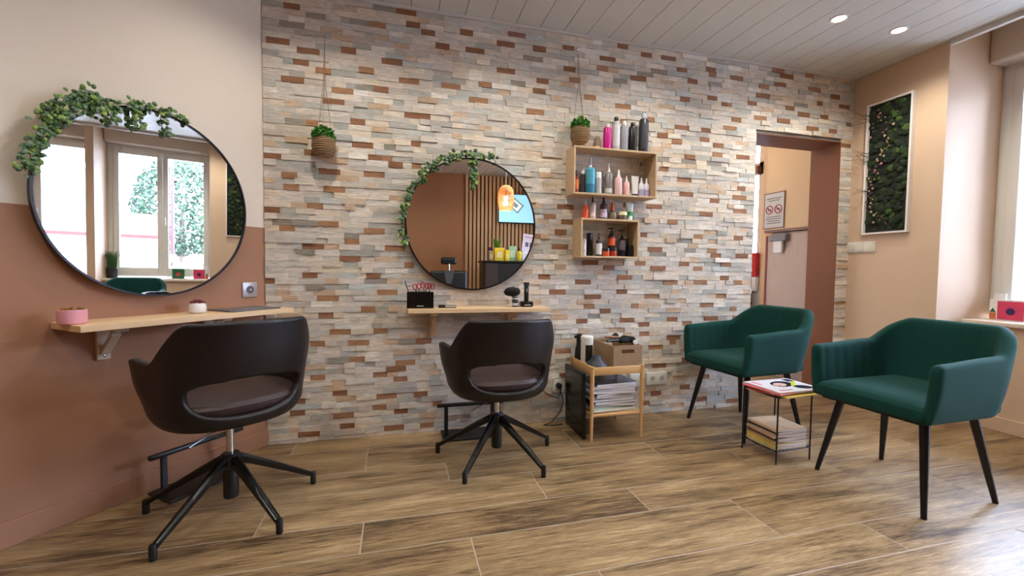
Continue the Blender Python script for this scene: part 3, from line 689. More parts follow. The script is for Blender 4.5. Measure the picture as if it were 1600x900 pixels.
# ---- hanging planters
rope = mat('seagrass', (150, 122, 88), .9, var=.3, vscale=90, bump=.9, bscale=160, stretch=(1, 1, 4))
cordm = mat('jute_cord', (158, 118, 96), .8)
def make_planter(label, x, ztop, zrim, r=.058):
    y = -.018-r-.004
    t = thing('hanging_planter', label, 'planter', (x, y, 0), 0, 'woven planters hung on the stone wall')
    b = MB(); zb = zrim-.10
    b.lathe([(.001, zb), (r*.55, zb), (r*.85, zb+.018), (r, zb+.05), (r*.95, zb+.082), (r*.84, zb+.1), (r*.76, zb+.1), (r*.8, zb+.085), (.001, zb+.08)], seg=32, cap=False)
    bo = b.build('basket', rope, t)
    for k in range(8):
        q = zb+.014+.0115*k; u = (q-zb)/.1; rad = r*(.80 if k == 0 else [.8, .9, .965, .995, 1.0, .985, .95, .895][k])
        MB().tube([(rad*math.cos(2*PI*i/28), rad*math.sin(2*PI*i/28), q+.0015*math.sin(i*2.1)) for i in range(29)], .0042, 6).build('woven_coil', rope, bo)
    for k in range(3):
        a = 2*PI*k/3+.5; MB().tube([(r*.86*math.cos(a), r*.86*math.sin(a), zrim-.01), (r*.10*math.cos(a), r*.5+.03*0+r*.1*math.sin(a), zrim+(ztop-zrim)*.55), (0, r+.004, ztop)], .0014, 5).build('cord', cordm, t)
    MB().tube([(0, r+.026, ztop+.002), (0, r-.002, ztop+.002), (0, r-.006, ztop+.010)], .0025, 8).build('nail', chrome, t)
    f = MB()
    for k in range(330):
        a = random.uniform(0, 2*PI); rr_ = r*1.02*math.sqrt(random.random()); z = zrim-.005+random.random()*.064*(1.2-(rr_/r)**2*.6)
        M = Matrix.Translation((rr_*math.cos(a), rr_*math.sin(a), z)) @ Euler((random.uniform(-1.2, 1.2), random.uniform(-1.2, 1.2), a)).to_matrix().to_4x4()
        s_ = random.uniform(.009, .015)
        v = [f.bm.verts.new(M @ Vector(p)) for p in ((0, -s_, 0), (s_*.55, 0, s_*.2), (0, s_, 0), (-s_*.55, 0, s_*.2))]
        fc = f.bm.faces.new(v)
    for k in range(16):
        a = random.uniform(0, 2*PI); f.tube([(0, 0, zrim-.02), (r*.5*math.cos(a), r*.5*math.sin(a), zrim+.01), (r*.8*math.cos(a), r*.8*math.sin(a), zrim+.035)], .0012, 4)
    f.build('foliage', mat('box_leaf_green', (74, 142, 48), .45, var=.45, vscale=70), t, kind='stuff')
make_planter('round woven hanging planter with green plant, near the painted wall corner', .307, 2.268, 1.700)
make_planter('round woven hanging planter with green plant, just above the upper product shelf', 1.815, 2.40, 1.895)
# ---- wall box shelves
def box_shelf(label, x0, x1, z0, z1):
    t = thing('box_shelf', label, 'shelf', (0, 0, 0), 0, 'open box shelves of products'); y0, y1 = -.155, -.020; q = .0115
    MB().box(x0, x1, y0, y1, z1-q, z1, bev=.001, seg=1).build('top_board', oak2, t); MB().box(x0, x1, y0, y1, z0, z0+q, bev=.001, seg=1).build('bottom_board', oak2, t)
    MB().box(x0, x0+q, y0, y1, z0+q, z1-q, bev=.001, seg=1).build('side_board', oak2, t); MB().box(x1-q, x1, y0, y1, z0+q, z1-q, bev=.001, seg=1).build('side_board', oak2, t)
    for xx in (x0+.03, x1-.045): MB().box(xx, xx+.015, -.03, -.019, z1-.06, z1-.035, bev=.002).build('hanger', mat('steel', (150, 150, 150), .4, .8), t)
box_shelf('wide open oak box shelf on the stone wall, the upper one', 1.745, 2.325, 1.468, 1.763)
box_shelf('small open oak box shelf on the stone wall, the lower one', 1.800, 2.205, 1.076, 1.322)
# ---- hair products
def bottle(name, label, x, z0, h, r, kind, body, cap, band=None, group=None, y=-.085, bandz=(.2, .6), cat='bottle', rotz=0, sy=1):
    t = thing(name, label, cat, (x, y, z0), rotz, group)
    bodym = mat('p_%s' % name+str(body), body, .3); capm = mat('cap'+str(cap), cap, .35)
    if kind == 'aerosol':
        hb = h*.86
        MB().lathe([(r*.96, 0), (r, .004), (r, hb-.012), (r*.85, hb), (r*.5, hb+.003)], seg=22, sy=sy).build('can', bodym, t)
        MB().lathe([(r*.5, hb), (r*.55, hb+.004), (r*.55, h*.97), (r*.4, h), (.001, h)], seg=18).build('cap', capm, t)
    elif kind == 'spray':
        hb = h*.72
        MB().lathe([(r*.9, 0), (r, .006), (r, hb-.012), (r*.7, hb-.002), (r*.32, hb+.004)], seg=22, sy=sy).build('body', bodym, t)
        MB().lathe([(r*.36, hb), (r*.36, hb+.012), (r*.24, hb+.018), (r*.22, h), (.001, h)], seg=14).build('nozzle', capm, t)
    elif kind == 'cyl':
        hb = h*.74
        MB().lathe([(r*.92, 0), (r, .004), (r, hb), (r*.9, hb+.002)], seg=22, sy=sy).build('body', bodym, t)
        MB().lathe([(r*.9, hb), (r*.9, h-.003), (r*.85, h), (.001, h)], seg=20, sy=sy).build('cap', capm, t)
    elif kind == 'pump':
        hb = h*.70
        MB().lathe([(r*.92, 0), (r, .004), (r, hb-.018), (r*.75, hb-.006), (r*.35, hb)], seg=22).build('body', bodym, t)
        p = MB(); p.lathe([(r*.4, hb), (r*.4, hb+.016), (r*.14, hb+.018), (r*.14, h-.012), (r*.34, h-.011), (r*.34, h), (.001, h)], seg=14); p.box(-r*1.15, 0, -.004, .004, h-.009, h-.001, bev=.001)
        p.build('pump', capm, t)
    elif kind == 'jar':
        hb = h*.62
        MB().lathe([(r*.94, 0), (r, .003), (r, hb)], seg=24).build('jar_body', bodym, t)
        MB().lathe([(r*1.02, hb), (r*1.02, h-.002), (r*.98, h), (.001, h)], seg=24).build('lid', capm, t)
    elif kind == 'tube':   # stands on its cap
        MB().lathe([(r*.75, 0), (r*.8, .02)], seg=18).build('cap', capm, t)
        b = MB(); n = 10
        for i in range(n):
            u = i/(n-1); a_ = r*(.8+.25*u); b_ = r*(.75*(1-u)+.06)
            ring = [b.bm.verts.new((a_*math.cos(2*PI*k/20), b_*math.sin(2*PI*k/20), .02+(h-.02)*u)) for k in range(20)]
            if i:
                for k in range(20): b.bm.faces.new((pr_[k], pr_[(k+1) % 20], ring[(k+1) % 20], ring[k])).smooth = True
            else: b.bm.faces.new(ring[::-1])
            pr_ = ring
        b.bm.faces.new(pr_); b.build('tube_body', bodym, t)
    elif kind == 'round':
        MB().lathe([(r*.5, 0), (r*.9, h*.1), (r, h*.26), (r*.85, h*.44), (r*.35, h*.54)], seg=24).build('body', bodym, t)
        MB().lathe([(r*.45, h*.53), (r*.5, h*.6), (r*.35, h*.95), (.001, h)], seg=16).build('cap', capm, t)
    if band:
        hb = h*.7; za, zb_ = h*bandz[0], h*bandz[1]
        MB().lathe([(r*1.006, za), (r*1.006, zb_)], seg=22, cap=False, sy=sy).build('label_band', mat('band'+str(band), band, .5, var=.25, vscale=60), t)
    return t
gA = 'hair products on the upper box shelf'; gB = 'spray cans on top of the upper box shelf'; gC = 'hair products on top of the lower box shelf'; gD = 'hair products in the lower box shelf'
zt = 1.763
bottle('spray_can', 'magenta hairspray can with pale cap, leftmost can on the upper shelf', 2.000, zt, .172, .0255, 'aerosol', (196, 24, 132), (225, 200, 215), None, gB)
bottle('spray_can', 'tall silver hairspray can with black cap, second from left on the shelf top', 2.062, zt, .222, .026, 'aerosol', (176, 174, 176), (20, 20, 22), (205, 203, 205), gB, bandz=(.15, .75))
bottle('spray_can', 'plain silver spray can with white cap between silver and black cans', 2.120, zt, .202, .0255, 'aerosol', (150, 150, 158), (232, 225, 225), None, gB)
bottle('spray_can', 'black rounded spray can beside the tall charcoal can', 2.182, zt, .198, .0265, 'aerosol', (18, 18, 20), (16, 16, 18), None, gB)
bottle('spray_can', 'tallest charcoal spray can, rightmost on top of the upper shelf', 2.262, zt, .262, .031, 'aerosol', (48, 50, 56), (190, 192, 196), (58, 60, 66), gB, bandz=(.12, .7))
c_ = thing('candle_glass', 'small amber tealight glass on top of the upper shelf', 'candle', (1.925, -.085, zt)); MB().lathe([(.018, 0), (.021, .002), (.022, .024), (.019, .024), (.018, .006), (.001, .006)], seg=20, cap=False).build('glass_cup', mat('amber_glass', (205, 170, 110), .2), c_)
MB().lathe([(.017, .006), (.017, .016), (.001, .016)], seg=16).build('wax', mat('wax', (235, 220, 190), .5), c_)
zs = 1.4795
bottle('hair_oil_bottle', 'small red bottle with orange label and black top, far left in the upper shelf', 1.790, zs, .150, .0165, 'spray', (150, 22, 22), (20, 16, 16), (235, 130, 50), gA, bandz=(.2, .6))
bottle('slim_bottle', 'slim dark grey bottle with white cap behind the blue bottle', 1.848, zs, .176, .0165, 'cyl', (70, 68, 74), (222, 222, 225), None, gA, y=-.06)
bottle('large_blue_bottle', 'big two-tone blue spray bottle with white nozzle in the upper shelf', 1.888, zs, .236, .031, 'spray', (84, 168, 196), (232, 236, 240), (36, 116, 150), gA, bandz=(.02, .27))
bottle('serum_bottle', 'short clear bottle with white cap, right of the blue bottle', 1.944, zs, .145, .0215, 'cyl', (186, 186, 188), (235, 235, 236), None, gA)
bottle('pump_bottle', 'grey translucent spray bottle with white nozzle in the upper shelf middle', 2.018, zs, .205, .0245, 'spray', (128, 122, 122), (236, 236, 238), (205, 203, 203), gA, bandz=(.08, .22))
bottle('pink_bottle', 'broad pale pink bottle with white cap, front of the pink ones', 2.075, zs, .165, .024, 'spray', (222, 184, 184), (240, 236, 236), None, gA, y=-.105)
bottle('pink_bottle', 'tall pale pink bottle standing behind the broad pink one', 2.108, zs, .176, .018, 'spray', (216, 178, 176), (240, 236, 236), None, gA, y=-.06)
bottle('pink_bottle', 'small pink bottle with white nozzle, rightmost of the pink ones', 2.145, zs, .134, .0205, 'spray', (226, 180, 176), (240, 236, 236), None, gA)
bottle('cream_tube', 'white squeeze tube standing on its dark cap in the upper shelf', 2.207, zs, .138, .026, 'tube', (226, 222, 218), (50, 44, 60), None, gA, cat='tube')
bottle('lilac_bottle', 'small white and lilac bottle, left of the pair at the shelf end', 2.254, zs, .130, .020, 'spray', (224, 220, 232), (240, 240, 244), (176, 168, 208), gA, bandz=(.1, .4))
bottle('lilac_bottle', 'small white and lilac bottle at the far right end of the upper shelf', 2.291, zs, .130, .018, 'spray', (224, 220, 232), (240, 240, 244), (176, 168, 208), gA, bandz=(.1, .4))
zl = 1.322
bottle('orange_spray', 'orange spray bottle with clear cap, far left on the lower shelf top', 1.858, zl, .122, .0185, 'spray', (226, 84, 48), (226, 214, 206), None, gC)
bottle('toner_bottle', 'pale bottle with tan base and dark cap on the lower shelf top', 1.908, zl, .145, .0205, 'spray', (196, 168, 158), (52, 36, 34), (222, 206, 200), gC, bandz=(.15, .6))
bottle('purple_bottle', 'dark purple bottle with black cap in the middle of the lower shelf top', 1.984, zl, .150, .0235, 'spray', (74, 44, 66), (20, 16, 20), (190, 170, 190), gC, bandz=(.1, .45))
bottle('round_bottle', 'round grey flask with an orange stopper on the lower shelf top', 2.048, zl, .118, .028, 'round', (126, 112, 96), (206, 84, 38), None, gC)
bottle('balm_tin', 'low metal tin with cream lid on the lower shelf top', 2.116, zl, .056, .034, 'jar', (96, 82, 76), (226, 216, 176), None, gC, cat='tin')
bottle('green_white_tube', 'white and green tube, rightmost on the lower shelf top', 2.172, zl, .120, .026, 'tube', (210, 222, 210), (226, 230, 226), (72, 150, 92), gC, bandz=(.15, .5), cat='tube', sy=.7)
zi = 1.0875
for k, (h_, zz) in enumerate(((.04, 0), (.034, .0402), (.034, .0744))):
    bottle('white_jar', ('lowest', 'middle', 'top')[k]+' white jar of the stack at the left in the lower shelf', 1.838+.014, zi+zz, h_, .0155, 'jar', (222, 220, 220), (206, 204, 206), None, gD, cat='jar')
bottle('black_carton', 'tall black bottle behind the black and white bottle', 1.905, zi, .150, .022, 'cyl', (20, 18, 18), (24, 22, 22), None, gD, y=-.055)
bottle('black_label_bottle', 'black bottle with a white vertical label in the lower shelf', 1.950, zi, .148, .019, 'spray', (22, 20, 20), (16, 16, 16), (214, 212, 210), gD, bandz=(.08, .55), y=-.1)
bottle('hair_mask_jar', 'orange jar with black lid, left of the two on the lower shelf', 1.998, zi, .052, .025, 'jar', (206, 84, 40), (26, 16, 14), None, gD, cat='jar', y=-.1)
bottle('hair_mask_jar', 'dark orange jar with black lid under the amber pump bottle', 2.054, zi, .058, .027, 'jar', (176, 62, 32), (26, 16, 14), None, gD, cat='jar', y=-.09)
bottle('amber_pump_bottle', 'amber pump bottle with orange label standing on a jar', 2.046, zi+.0582, .130, .0245, 'pump', (58, 22, 18), (14, 12, 12), (214, 88, 44), gD, bandz=(.1, .48), y=-.085)
bottle('black_pump_bottle', 'black pump bottle with grey text label in the lower shelf', 2.122, zi, .176, .025, 'pump', (24, 22, 30), (14, 12, 12), (96, 92, 104), gD, bandz=(.25, .6))
bottle('black_jar', 'black bottle at the right end of the lower shelf', 2.166, zi, .122, .017, 'cyl', (24, 22, 22), (18, 18, 18), None, gD, y=-.06)
bottle('black_jar', 'low black jar in front at the right end of the lower shelf', 2.170, zi, .080, .0165, 'jar', (22, 20, 20), (14, 14, 14), None, gD, cat='jar', y=-.11)
# ---- items on the shelf by the stone mirror
zd = .769
t = thing('tool_box', 'black open box of scissors and combs, left on the stone-wall shelf', 'box', (.822, -.115, zd))
b = MB(); b.box(-.074, .074, -.042, .042, 0, .004); 
for a in ((-.074, .074, -.042, -.038), (-.074, .074, .038, .042), (-.074, -.070, -.042, .042), (.070, .074, -.042, .042)): b.box(*a, .004, .092)
b.build('box_body', mat('black_acrylic', (12, 12, 13), .22), t)
MB().box(-.02, .018, -.0428, -.042, .012, .017).build('maker_mark', mat('mark_grey', (150, 150, 150), .5), t)
def scissors(label, x, y, z, c, a, rz):
    t = thing('scissors', label, 'scissors', (x, y, z), rz, 'scissors in the tool box')
    R_ = Matrix.Rotation(a, 4, 'Y'); m = mat('handle'+str(c), c, .35)
    for s in (-1, 1):
        MB().tube([R_ @ Vector((s*.013+.011*math.cos(2*PI*i/16), 0, .075+.017*math.sin(2*PI*i/16))) for i in range(17)], .0032, 6).build('handle', m, t)
        bl = MB(); bl.tube([R_ @ Vector((s*.010, 0, .058)), R_ @ Vector((0, 0, .03)), R_ @ Vector((-s*.003, 0, -.04))], [.003, .003, .001], 6); bl.build('blade', chrome, t)
scissors('red-handled scissors in the middle of the black tool box', .815, -.115, zd+.05, (178, 24, 38), -.15, .3)
scissors('red and silver scissors in the middle of the tool box', .845, -.11, zd+.055, (196, 60, 70), .1, -.3)
scissors('dark red scissors at the right in the tool box', .873, -.12, zd+.05, (130, 16, 34), .2, .6)
t = thing('razor', 'black and grey cut-throat comb sticking out left of the tool box', 'comb', (.765, -.115, zd+.01))
MB().tube([(0, 0, 0), (-.008, 0, .085), (-.022, 0, .125), (-.028, 0, .15)], [.003, .003, .0035, .002], 6).build('handle', blackpl, t)
MB().tube([(-.015, 0, .112), (.02, 0, .118)], [.002, .0012], 6).build('arm', blackpl, t)
t = thing('hair_clip_case', 'small black and silver clipper lying on the stone-wall shelf', 'clipper', (.978, -.13, zd))
MB().box(-.052, -.016, -.014, .014, 0, .018, bev=.002).build('head', blackpl, t); MB().box(-.016, .05, -.013, .013, 0, .015, bev=.002).build('body', blackpl, t)
MB().box(-.014, .048, -.0136, -.0131, .006, .013).build('silver_strip', mat('silver_strip', (190, 190, 190), .4), t)
t = thing('hairspray_can', 'short dark can with a pale label under the round brush', 'can', (1.392, -.115, zd))
MB().lathe([(.019, 0), (.02, .002), (.02, .058), (.017, .062), (.001, .062)], seg=22).build('can', mat('dark_can', (44, 44, 46), .35), t); MB().lathe([(.0203, .008), (.0203, .024)], seg=22, cap=False).build('label_band', mat('pale_label', (188, 188, 190), .5), t); MB().lathe([(.0203, .046), (.0203, .056)], seg=22, cap=False).build('rim_band', mat('pale_label', (188, 188, 190), .5), t)
t = thing('duster_brush', 'round black neck duster brush resting on the dark can', 'brush', (1.372, -.115, zd+.062))
b = MB(); b.ball((0, 0, .03), .05, sub=3, sc=(1.05, .8, .58))
for v in b.bm.verts: v.co += v.normal*random.uniform(-.002, .002)
b.build('bristles', mat('black_bristle', (12, 12, 12), .95, bump=.8, bscale=250), t)
t = thing('hair_trimmer', 'black hair trimmer upright in its charging base on the shelf', 'trimmer', (1.462, -.115, zd))
b = MB(); b.box(-.038, .038, -.032, .032, 0, .034, bev=.008); b.build('charging_base', mat('black_gloss', (12, 12, 13), .2), t)
MB().box(-.02, .02, -.0325, -.032, .01, .016).build('mark', mat('mark_grey', (150, 150, 150), .5), t)
b = MB(); b.box(-.013, .013, -.012, .012, .03, .138, bev=.005); b.box(-.016, .016, -.010, .010, .134, .150, bev=.002); b.build('trimmer_body', blackpl, t)
MB().box(-.005, .005, -.0135, -.0115, .09, .112, bev=.001).build('switch', mat('steel', (150, 150, 150), .4, .8), t)
# ---- items on the left shelf
z1 = .782
p = lw(.857, .125, z1)
t = thing('pink_planter', 'short pink ribbed pot with a dried plant on the left shelf', 'pot', tuple(p))
b = MB(); b.lathe([(.033, 0), (.039, .004), (.041, .02), (.041, .052), (.038, .053), (.037, .04), (.001, .04)], seg=36, cap=False); b.build('pot', mat('pink_ceramic', (228, 160, 168), .45), t)
f = MB()
for k in range(70):
    a = random.uniform(0, 6.28); r_ = .034*math.sqrt(random.random()); f.tube([(r_*.7*math.cos(a), r_*.7*math.sin(a), .038), (r_*math.cos(a), r_*math.sin(a), .052+random.random()*.016*(1-r_/.05))], [.0016, .0022], 4)
f.build('dried_plant', mat('ochre_plant', (150, 108, 44), .8, var=.3, vscale=80), t, kind='stuff')
p = lw(.424, .11, z1)
t = thing('white_pot', 'small round white pot with a dark red succulent on the left shelf', 'pot', tuple(p))
MB().lathe([(.022, 0), (.031, .006), (.034, .02), (.033, .038), (.028, .046), (.025, .044), (.001, .040)], seg=32, cap=False).build('pot', mat('white_ceramic', (228, 226, 224), .3), t)
for k in range(22):
    a = k*2.4; r_ = .004+.019*(k/22); tl = .25+.9*k/22
    pt_ = MB(); M = Matrix.Translation((r_*math.cos(a), r_*math.sin(a), .052-.006*k/22)) @ Euler((0, tl, a)).to_matrix().to_4x4()
    pt_.ball((0, 0, .006), .0085, sub=1, sc=(.45, .8, 1.0)); bmesh.ops.transform(pt_.bm, matrix=M, verts=pt_.bm.verts[:]); pt_.build('petal', mat('red_succulent', (112, 40, 38), .5), t)
t = obj('closed_laptop', None, None, 'thin dark grey folder or closed tablet lying at the right end of the left shelf', 'tablet'); t.matrix_world = M_LEFT
MB().box(.075, .335, .028, .205, .7825, .789, bev=.002).build('cover', mat('dark_grey_cover', (84, 82, 84), .4), t)
MB().box(.08, .33, .032, .201, .7885, .7897).build('lid_line', mat('dark_grey_cover2', (100, 98, 100), .35), t)
# ---- sockets and switches
def socket_face(t, Mloc, m, dark):
    b = MB(); b.lathe([(.0195, .0006), (.0195, .0022), (.016, .0022), (.015, .0008), (.001, .0008)], seg=24, M=Mloc, cap=False); o = b.build('socket_well', m, t)
    for sx in (-.0048, .0048):
        MB().lathe([(.0025, .0012), (.001, .0013)], seg=8, M=Mloc @ Matrix.Translation((sx, 0, 0))).build('pin_hole', dark, o)
dark = mat('dark_hole', (30, 28, 28), .6)
silver = mat('silver_plate', (176, 168, 170), .35, .4)
t = obj('wall_socket', None, None, 'square silver wall socket above the left shelf near the stone corner', 'socket'); t.matrix_world = Matrix.Translation(lw(.105, 0, .874)) @ (M_LEFT @ Matrix(((-1, 0, 0, 0), (0, 0, 1, 0), (0, 1, 0, 0), (0, 0, 0, 1))))
MB().box(-.04, .04, -.04, .04, 0.0, .008, bev=.003).build('plate', silver, t)
MB().lathe([(.021, .0085), (.019, .0085), (.017, .0082), (.001, .0082)], seg=24).build('socket_well', mat('silver_dark', (96, 90, 92), .4), t); MB().lathe([(.004, .0085), (.004, .014), (.001, .015)], seg=10).build('earth_pin', chrome, t)
M_SW = lambda x, z, y=-.024: Matrix(((1, 0, 0, x), (0, 0, -1, y), (0, 1, 0, z), (0, 0, 0, 1)))
t = obj('double_socket', None, None, 'white double wall socket on the stone wall right of the side table', 'socket'); t.matrix_world = M_SW(2.446, .248)
MB().box(-.081, .081, -.042, .042, -.01, .010, bev=.003).build('plate', whitepaint, t)
for sx in (-.037, .037): socket_face(t, Matrix.Translation((sx, 0, .0095)), mat('socket_grey', (188, 184, 178), .4), dark)
t = obj('junction_box', None, None, 'small plain white junction box on the stone wall behind the side table', 'box'); t.matrix_world = M_SW(2.268, .247)
MB().box(-.042, .042, -.045, .045, -.01, .03, bev=.003).build('cover', mat('junction_white', (214, 220, 218), .4), t); MB().box(-.044, .044, -.047, .047, -.012, .012, bev=.002).build('base', whitepaint, t)
t = obj('single_socket', None, None, 'white round-cornered socket with black plug between chair and side table', 'socket'); t.matrix_world = M_SW(1.712, .245)
MB().box(-.04, .04, -.048, .048, -.01, .010, bev=.02, seg=4).build('plate', whitepaint, t); MB().lathe([(.018, .010), (.018, .032), (.012, .036), (.001, .036)], seg=20).build('plug', blackpl, t)
t = obj('power_cord', MB().tube([(1.712, -.06, .245), (1.715, -.075, .22), (1.70, -.07, .17), (1.64, -.06, .19), (1.56, -.05, .25), (1.50, -.05, .30)], .0032, 6).mesh('power_cord', blackpl), None, 'black cable looping from the plug toward the styling chair', 'cable')
t = obj('power_cord', MB().tube([(1.712, -.055, .235), (1.735, -.07, .15), (1.72, -.06, .08), (1.66, -.06, .012), (1.60, -.08, .005), (1.66, -.10, .005), (1.725, -.09, .006)], .0032, 6).mesh('power_cord', blackpl), None, 'black cable falling from the plug to the floor beside the dark panel', 'cable')
t = obj('wall_switch', None, None, 'wide white triple switch plate under the moss picture', 'switch'); t.matrix_world = Matrix(((0, 0, -1, W-.0), (-1, 0, 0, -.117), (0, 1, 0, 1.196), (0, 0, 0, 1)))
MB().box(-.107, .107, -.041, .041, .0005, .008, bev=.002).build('plate', whitepaint, t)
for k in (-1, 0, 1): MB().box(k*.071-.029, k*.071+.029, -.031, .031, .008, .012, bev=.002).build('rocker', mat('switch_cream', (218, 208, 192), .4), t)
# ---- side table (bamboo) with its load
bam = mat('bamboo', (206, 160, 106), .4, var=.1, vscale=8, stretch=(2, 2, 12))
t = thing('bamboo_side_table', 'small bamboo side table with a lower shelf, in front of the stone wall', 'table')
X0, X1, Y0, Y1 = 1.790, 2.115, -.375, -.065
for x in (X0, X1):
    for y in (Y0, Y1): MB().tube([(x, y, 0), (x, y, .30), (x, y, .437)], [.009, .012, .012], 12).build('leg', bam, t)
MB().box(X0, X1, Y0-.006, Y0+.006, .385, .432, bev=.002).build('apron', bam, t); MB().box(X0, X1, Y1-.006, Y1+.006, .385, .432, bev=.002).build('apron', bam, t)
MB().box(X0-.006, X0+.006, Y0, Y1, .385, .436, bev=.002).build('apron', bam, t); MB().box(X1-.006, X1+.006, Y0, Y1, .385, .432, bev=.002).build('apron', bam, t)
MB().box(X0+.006, X1-.006, Y0+.006, Y1-.006, .392, .402).build('table_top', bam, t)
MB().box(X0-.005, X1+.005, Y0-.004, Y1+.004, .140, .152, bev=.002).build('lower_shelf', bam, t)
def magset(n, cx, cy, z, seed, cols, group, labf, sz=(.21, .285), th=.007, jit=.02, rot=0, rj=.25):
    rnd = random.Random(seed)
    for k in range(n):
        h_ = th*rnd.uniform(.6, 1.3)
        t = thing('magazine', labf(k), 'magazine', (cx+rnd.uniform(-jit, jit), cy+rnd.uniform(-jit, jit), z), rot+rnd.uniform(-rj, rj), group)
        c = cols[k % len(cols)]
        MB().box(-sz[0]/2, sz[0]/2, -sz[1]/2, sz[1]/2, .0006, h_-.0006).build('pages', mat('paper', (226, 222, 220), .6), t)
        cv = MB(); cv.box(-sz[0]/2-.001, sz[0]/2+.001, -sz[1]/2-.001, sz[1]/2+.001, h_-.0007, h_); cv.box(-sz[0]/2-.001, sz[0]/2+.001, -sz[1]/2-.001, sz[1]/2+.001, 0, .0006); cv.box(-sz[0]/2-.0015, -sz[0]/2-.0005, -sz[1]/2, sz[1]/2, 0, h_)
        cv.build('cover', mat('cover'+str(c), c, .22, var=.35, vscale=14), t)
        z += h_+.0004
    return z, t
nth = ['lowest', 'second from bottom', 'third from bottom', 'fourth from bottom', 'fifth from bottom', 'sixth from bottom', 'seventh from bottom', 'eighth from bottom', 'ninth from bottom', 'tenth from bottom', 'eleventh from bottom', 'twelfth from bottom', 'thirteenth from bottom']
zz, _ = magset(13, 1.955, -.235, .1525, 3, [(110, 160, 96), (196, 214, 180), (190, 186, 214), (40, 40, 52), (120, 122, 140), (60, 52, 66), (206, 200, 204), (172, 176, 196), (60, 64, 84), (196, 198, 210), (150, 160, 190), (214, 214, 222), (72, 84, 112)], 'magazines on the bamboo table shelf',
    lambda k: 'glossy magazine on the bamboo table shelf, %s in the pile' % (nth[k] if k < 12 else 'topmost'), sz=(.285, .215), th=.0125, jit=.012, rj=.12)
t = thing('wooden_crate', 'weathered wooden crate with hand slots on the bamboo table', 'crate', (2.035, -.205, .402))
cw = mat('crate_wood', (150, 122, 90), .7, var=.3, vscale=9, stretch=(10, 1, 3), bump=.4, bscale=60)
hx, hy, hz = .095, .135, .145
for sy in (-1, 1):
    y = sy*hy; b = MB()
    b.box(-hx, hx, y-.005, y+.005, .002, .098); b.box(-hx, hx, y-.005, y+.005, .122, hz); b.box(-hx, -.042, y-.005, y+.005, .098, .122); b.box(.042, hx, y-.005, y+.005, .098, .122)
    b.build('end_panel', cw, t)
for sx in (-1, 1): MB().box(sx*hx-.005, sx*hx+.005, -hy, hy, .002, hz, bev=.001, seg=1).build('side_panel', cw, t)
MB().box(-hx, hx, -hy, hy, 0.0, .008).build('bottom_panel', cw, t)
def brush(label, p, rz, tilt, c=(18, 17, 18), group='tools in the wooden crate'):
    t = thing('hair_brush', label, 'brush', p, rz, group)
    R_ = Matrix.Rotation(tilt, 4, 'Y')
    MB().tube([R_ @ Vector((-.10, 0, 0)), R_ @ Vector((-.05, 0, .004)), R_ @ Vector((.0, 0, .004))], [.007, .010, .008], 10).build('handle', mat('brushh'+str(c), c, .4), t)
    MB().tube([R_ @ Vector((0, 0, .004)), R_ @ Vector((.015, 0, .004)), R_ @ Vector((.08, 0, .002)), R_ @ Vector((.095, 0, 0))], [.008, .019, .019, .008], 12).build('head', mat('black_bristle', (12, 12, 12), .95, bump=.8, bscale=250), t)
brush('black hairbrush lying across the front left of the crate', (2.01, -.27, .565), .35, .05)
brush('black hairbrush lying at the back of the crate contents', (2.03, -.17, .565), .9, -.05)
brush('tan-handled hairbrush lying on the wooden crate', (2.05, -.22, .570), -.35, .08, (150, 110, 84))
t = thing('white_reel', 'small white round cap at the right edge of the crate', 'cap', (2.115, -.29, .556)); MB().lathe([(.001, -.006), (.014, -.006), (.014, .006), (.006, .007), (.001, .007)], seg=18, M=Matrix.Rotation(PI/2, 4, 'X'), cap=False).build('disc', whitepaint, t)
t = thing('diffuser_attachment', 'dark grey round hairdryer diffuser on the front of the bamboo table', 'diffuser', (1.852, -.300, .402))
MB().lathe([(.001, 0), (.058, .0), (.064, .01), (.064, .030), (.055, .042), (.034, .062), (.026, .085), (.001, .088)], seg=36, cap=False).build('body', mat('dark_blue_grey', (46, 50, 60), .55), t)
t = thing('white_dispenser', 'white cylinder with a dark window at the left of the bamboo table', 'dispenser', (1.838, -.19, .402))
MB().lathe([(.036, 0), (.038, .004), (.038, .158)], seg=32).build('body', whitepaint, t); MB().lathe([(.039, .158), (.039, .182), (.034, .188), (.001, .189)], seg=32, cap=False).build('lid', whitepaint, t)
wn = MB(); 
for i in range(12):
    a = math.radians(-128+6.5*i); a2 = math.radians(-128+6.5*(i+1)); r_ = .0388
    wn.bm.faces.new([wn.bm.verts.new(q) for q in ((r_*math.cos(a), r_*math.sin(a), .03), (r_*math.cos(a2), r_*math.sin(a2), .03), (r_*math.cos(a2), r_*math.sin(a2), .135), (r_*math.cos(a), r_*math.sin(a), .135))])
wn.build('window', mat('dark_window', (34, 32, 28), .15), t)
t = thing('black_flask', 'tall black spray flask at the back left of the bamboo table', 'flask', (1.825, -.105, .402))
MB().lathe([(.03, 0), (.034, .01), (.026, .09), (.019, .12), (.019, .185), (.001, .188)], seg=22, cap=False).build('body', mat('black_matt', (18, 17, 17), .6), t); MB().box(-.035, .0, -.008, .008, .16, .18, bev=.003).build('trigger', blackpl, t)
t = thing('dark_panel', 'flat glossy black panel standing against the left side of the bamboo table', 'panel', (1.762, -.20, .003))  # plain dark panel of unidentified use; no heater is known here
Mp = Matrix.Rotation(math.radians(-1.5), 4, 'Y')
MB().box(-.009, .009, -.150, .135, 0, .39, bev=.003, M=Mp).build('panel_body', mat('black_panel', (13, 12, 13), .3), t)
MB().box(-.0105, -.009, -.135, .12, .02, .372, M=Mp).build('panel_face', mat('black_panel_face', (20, 19, 20), .2), t)
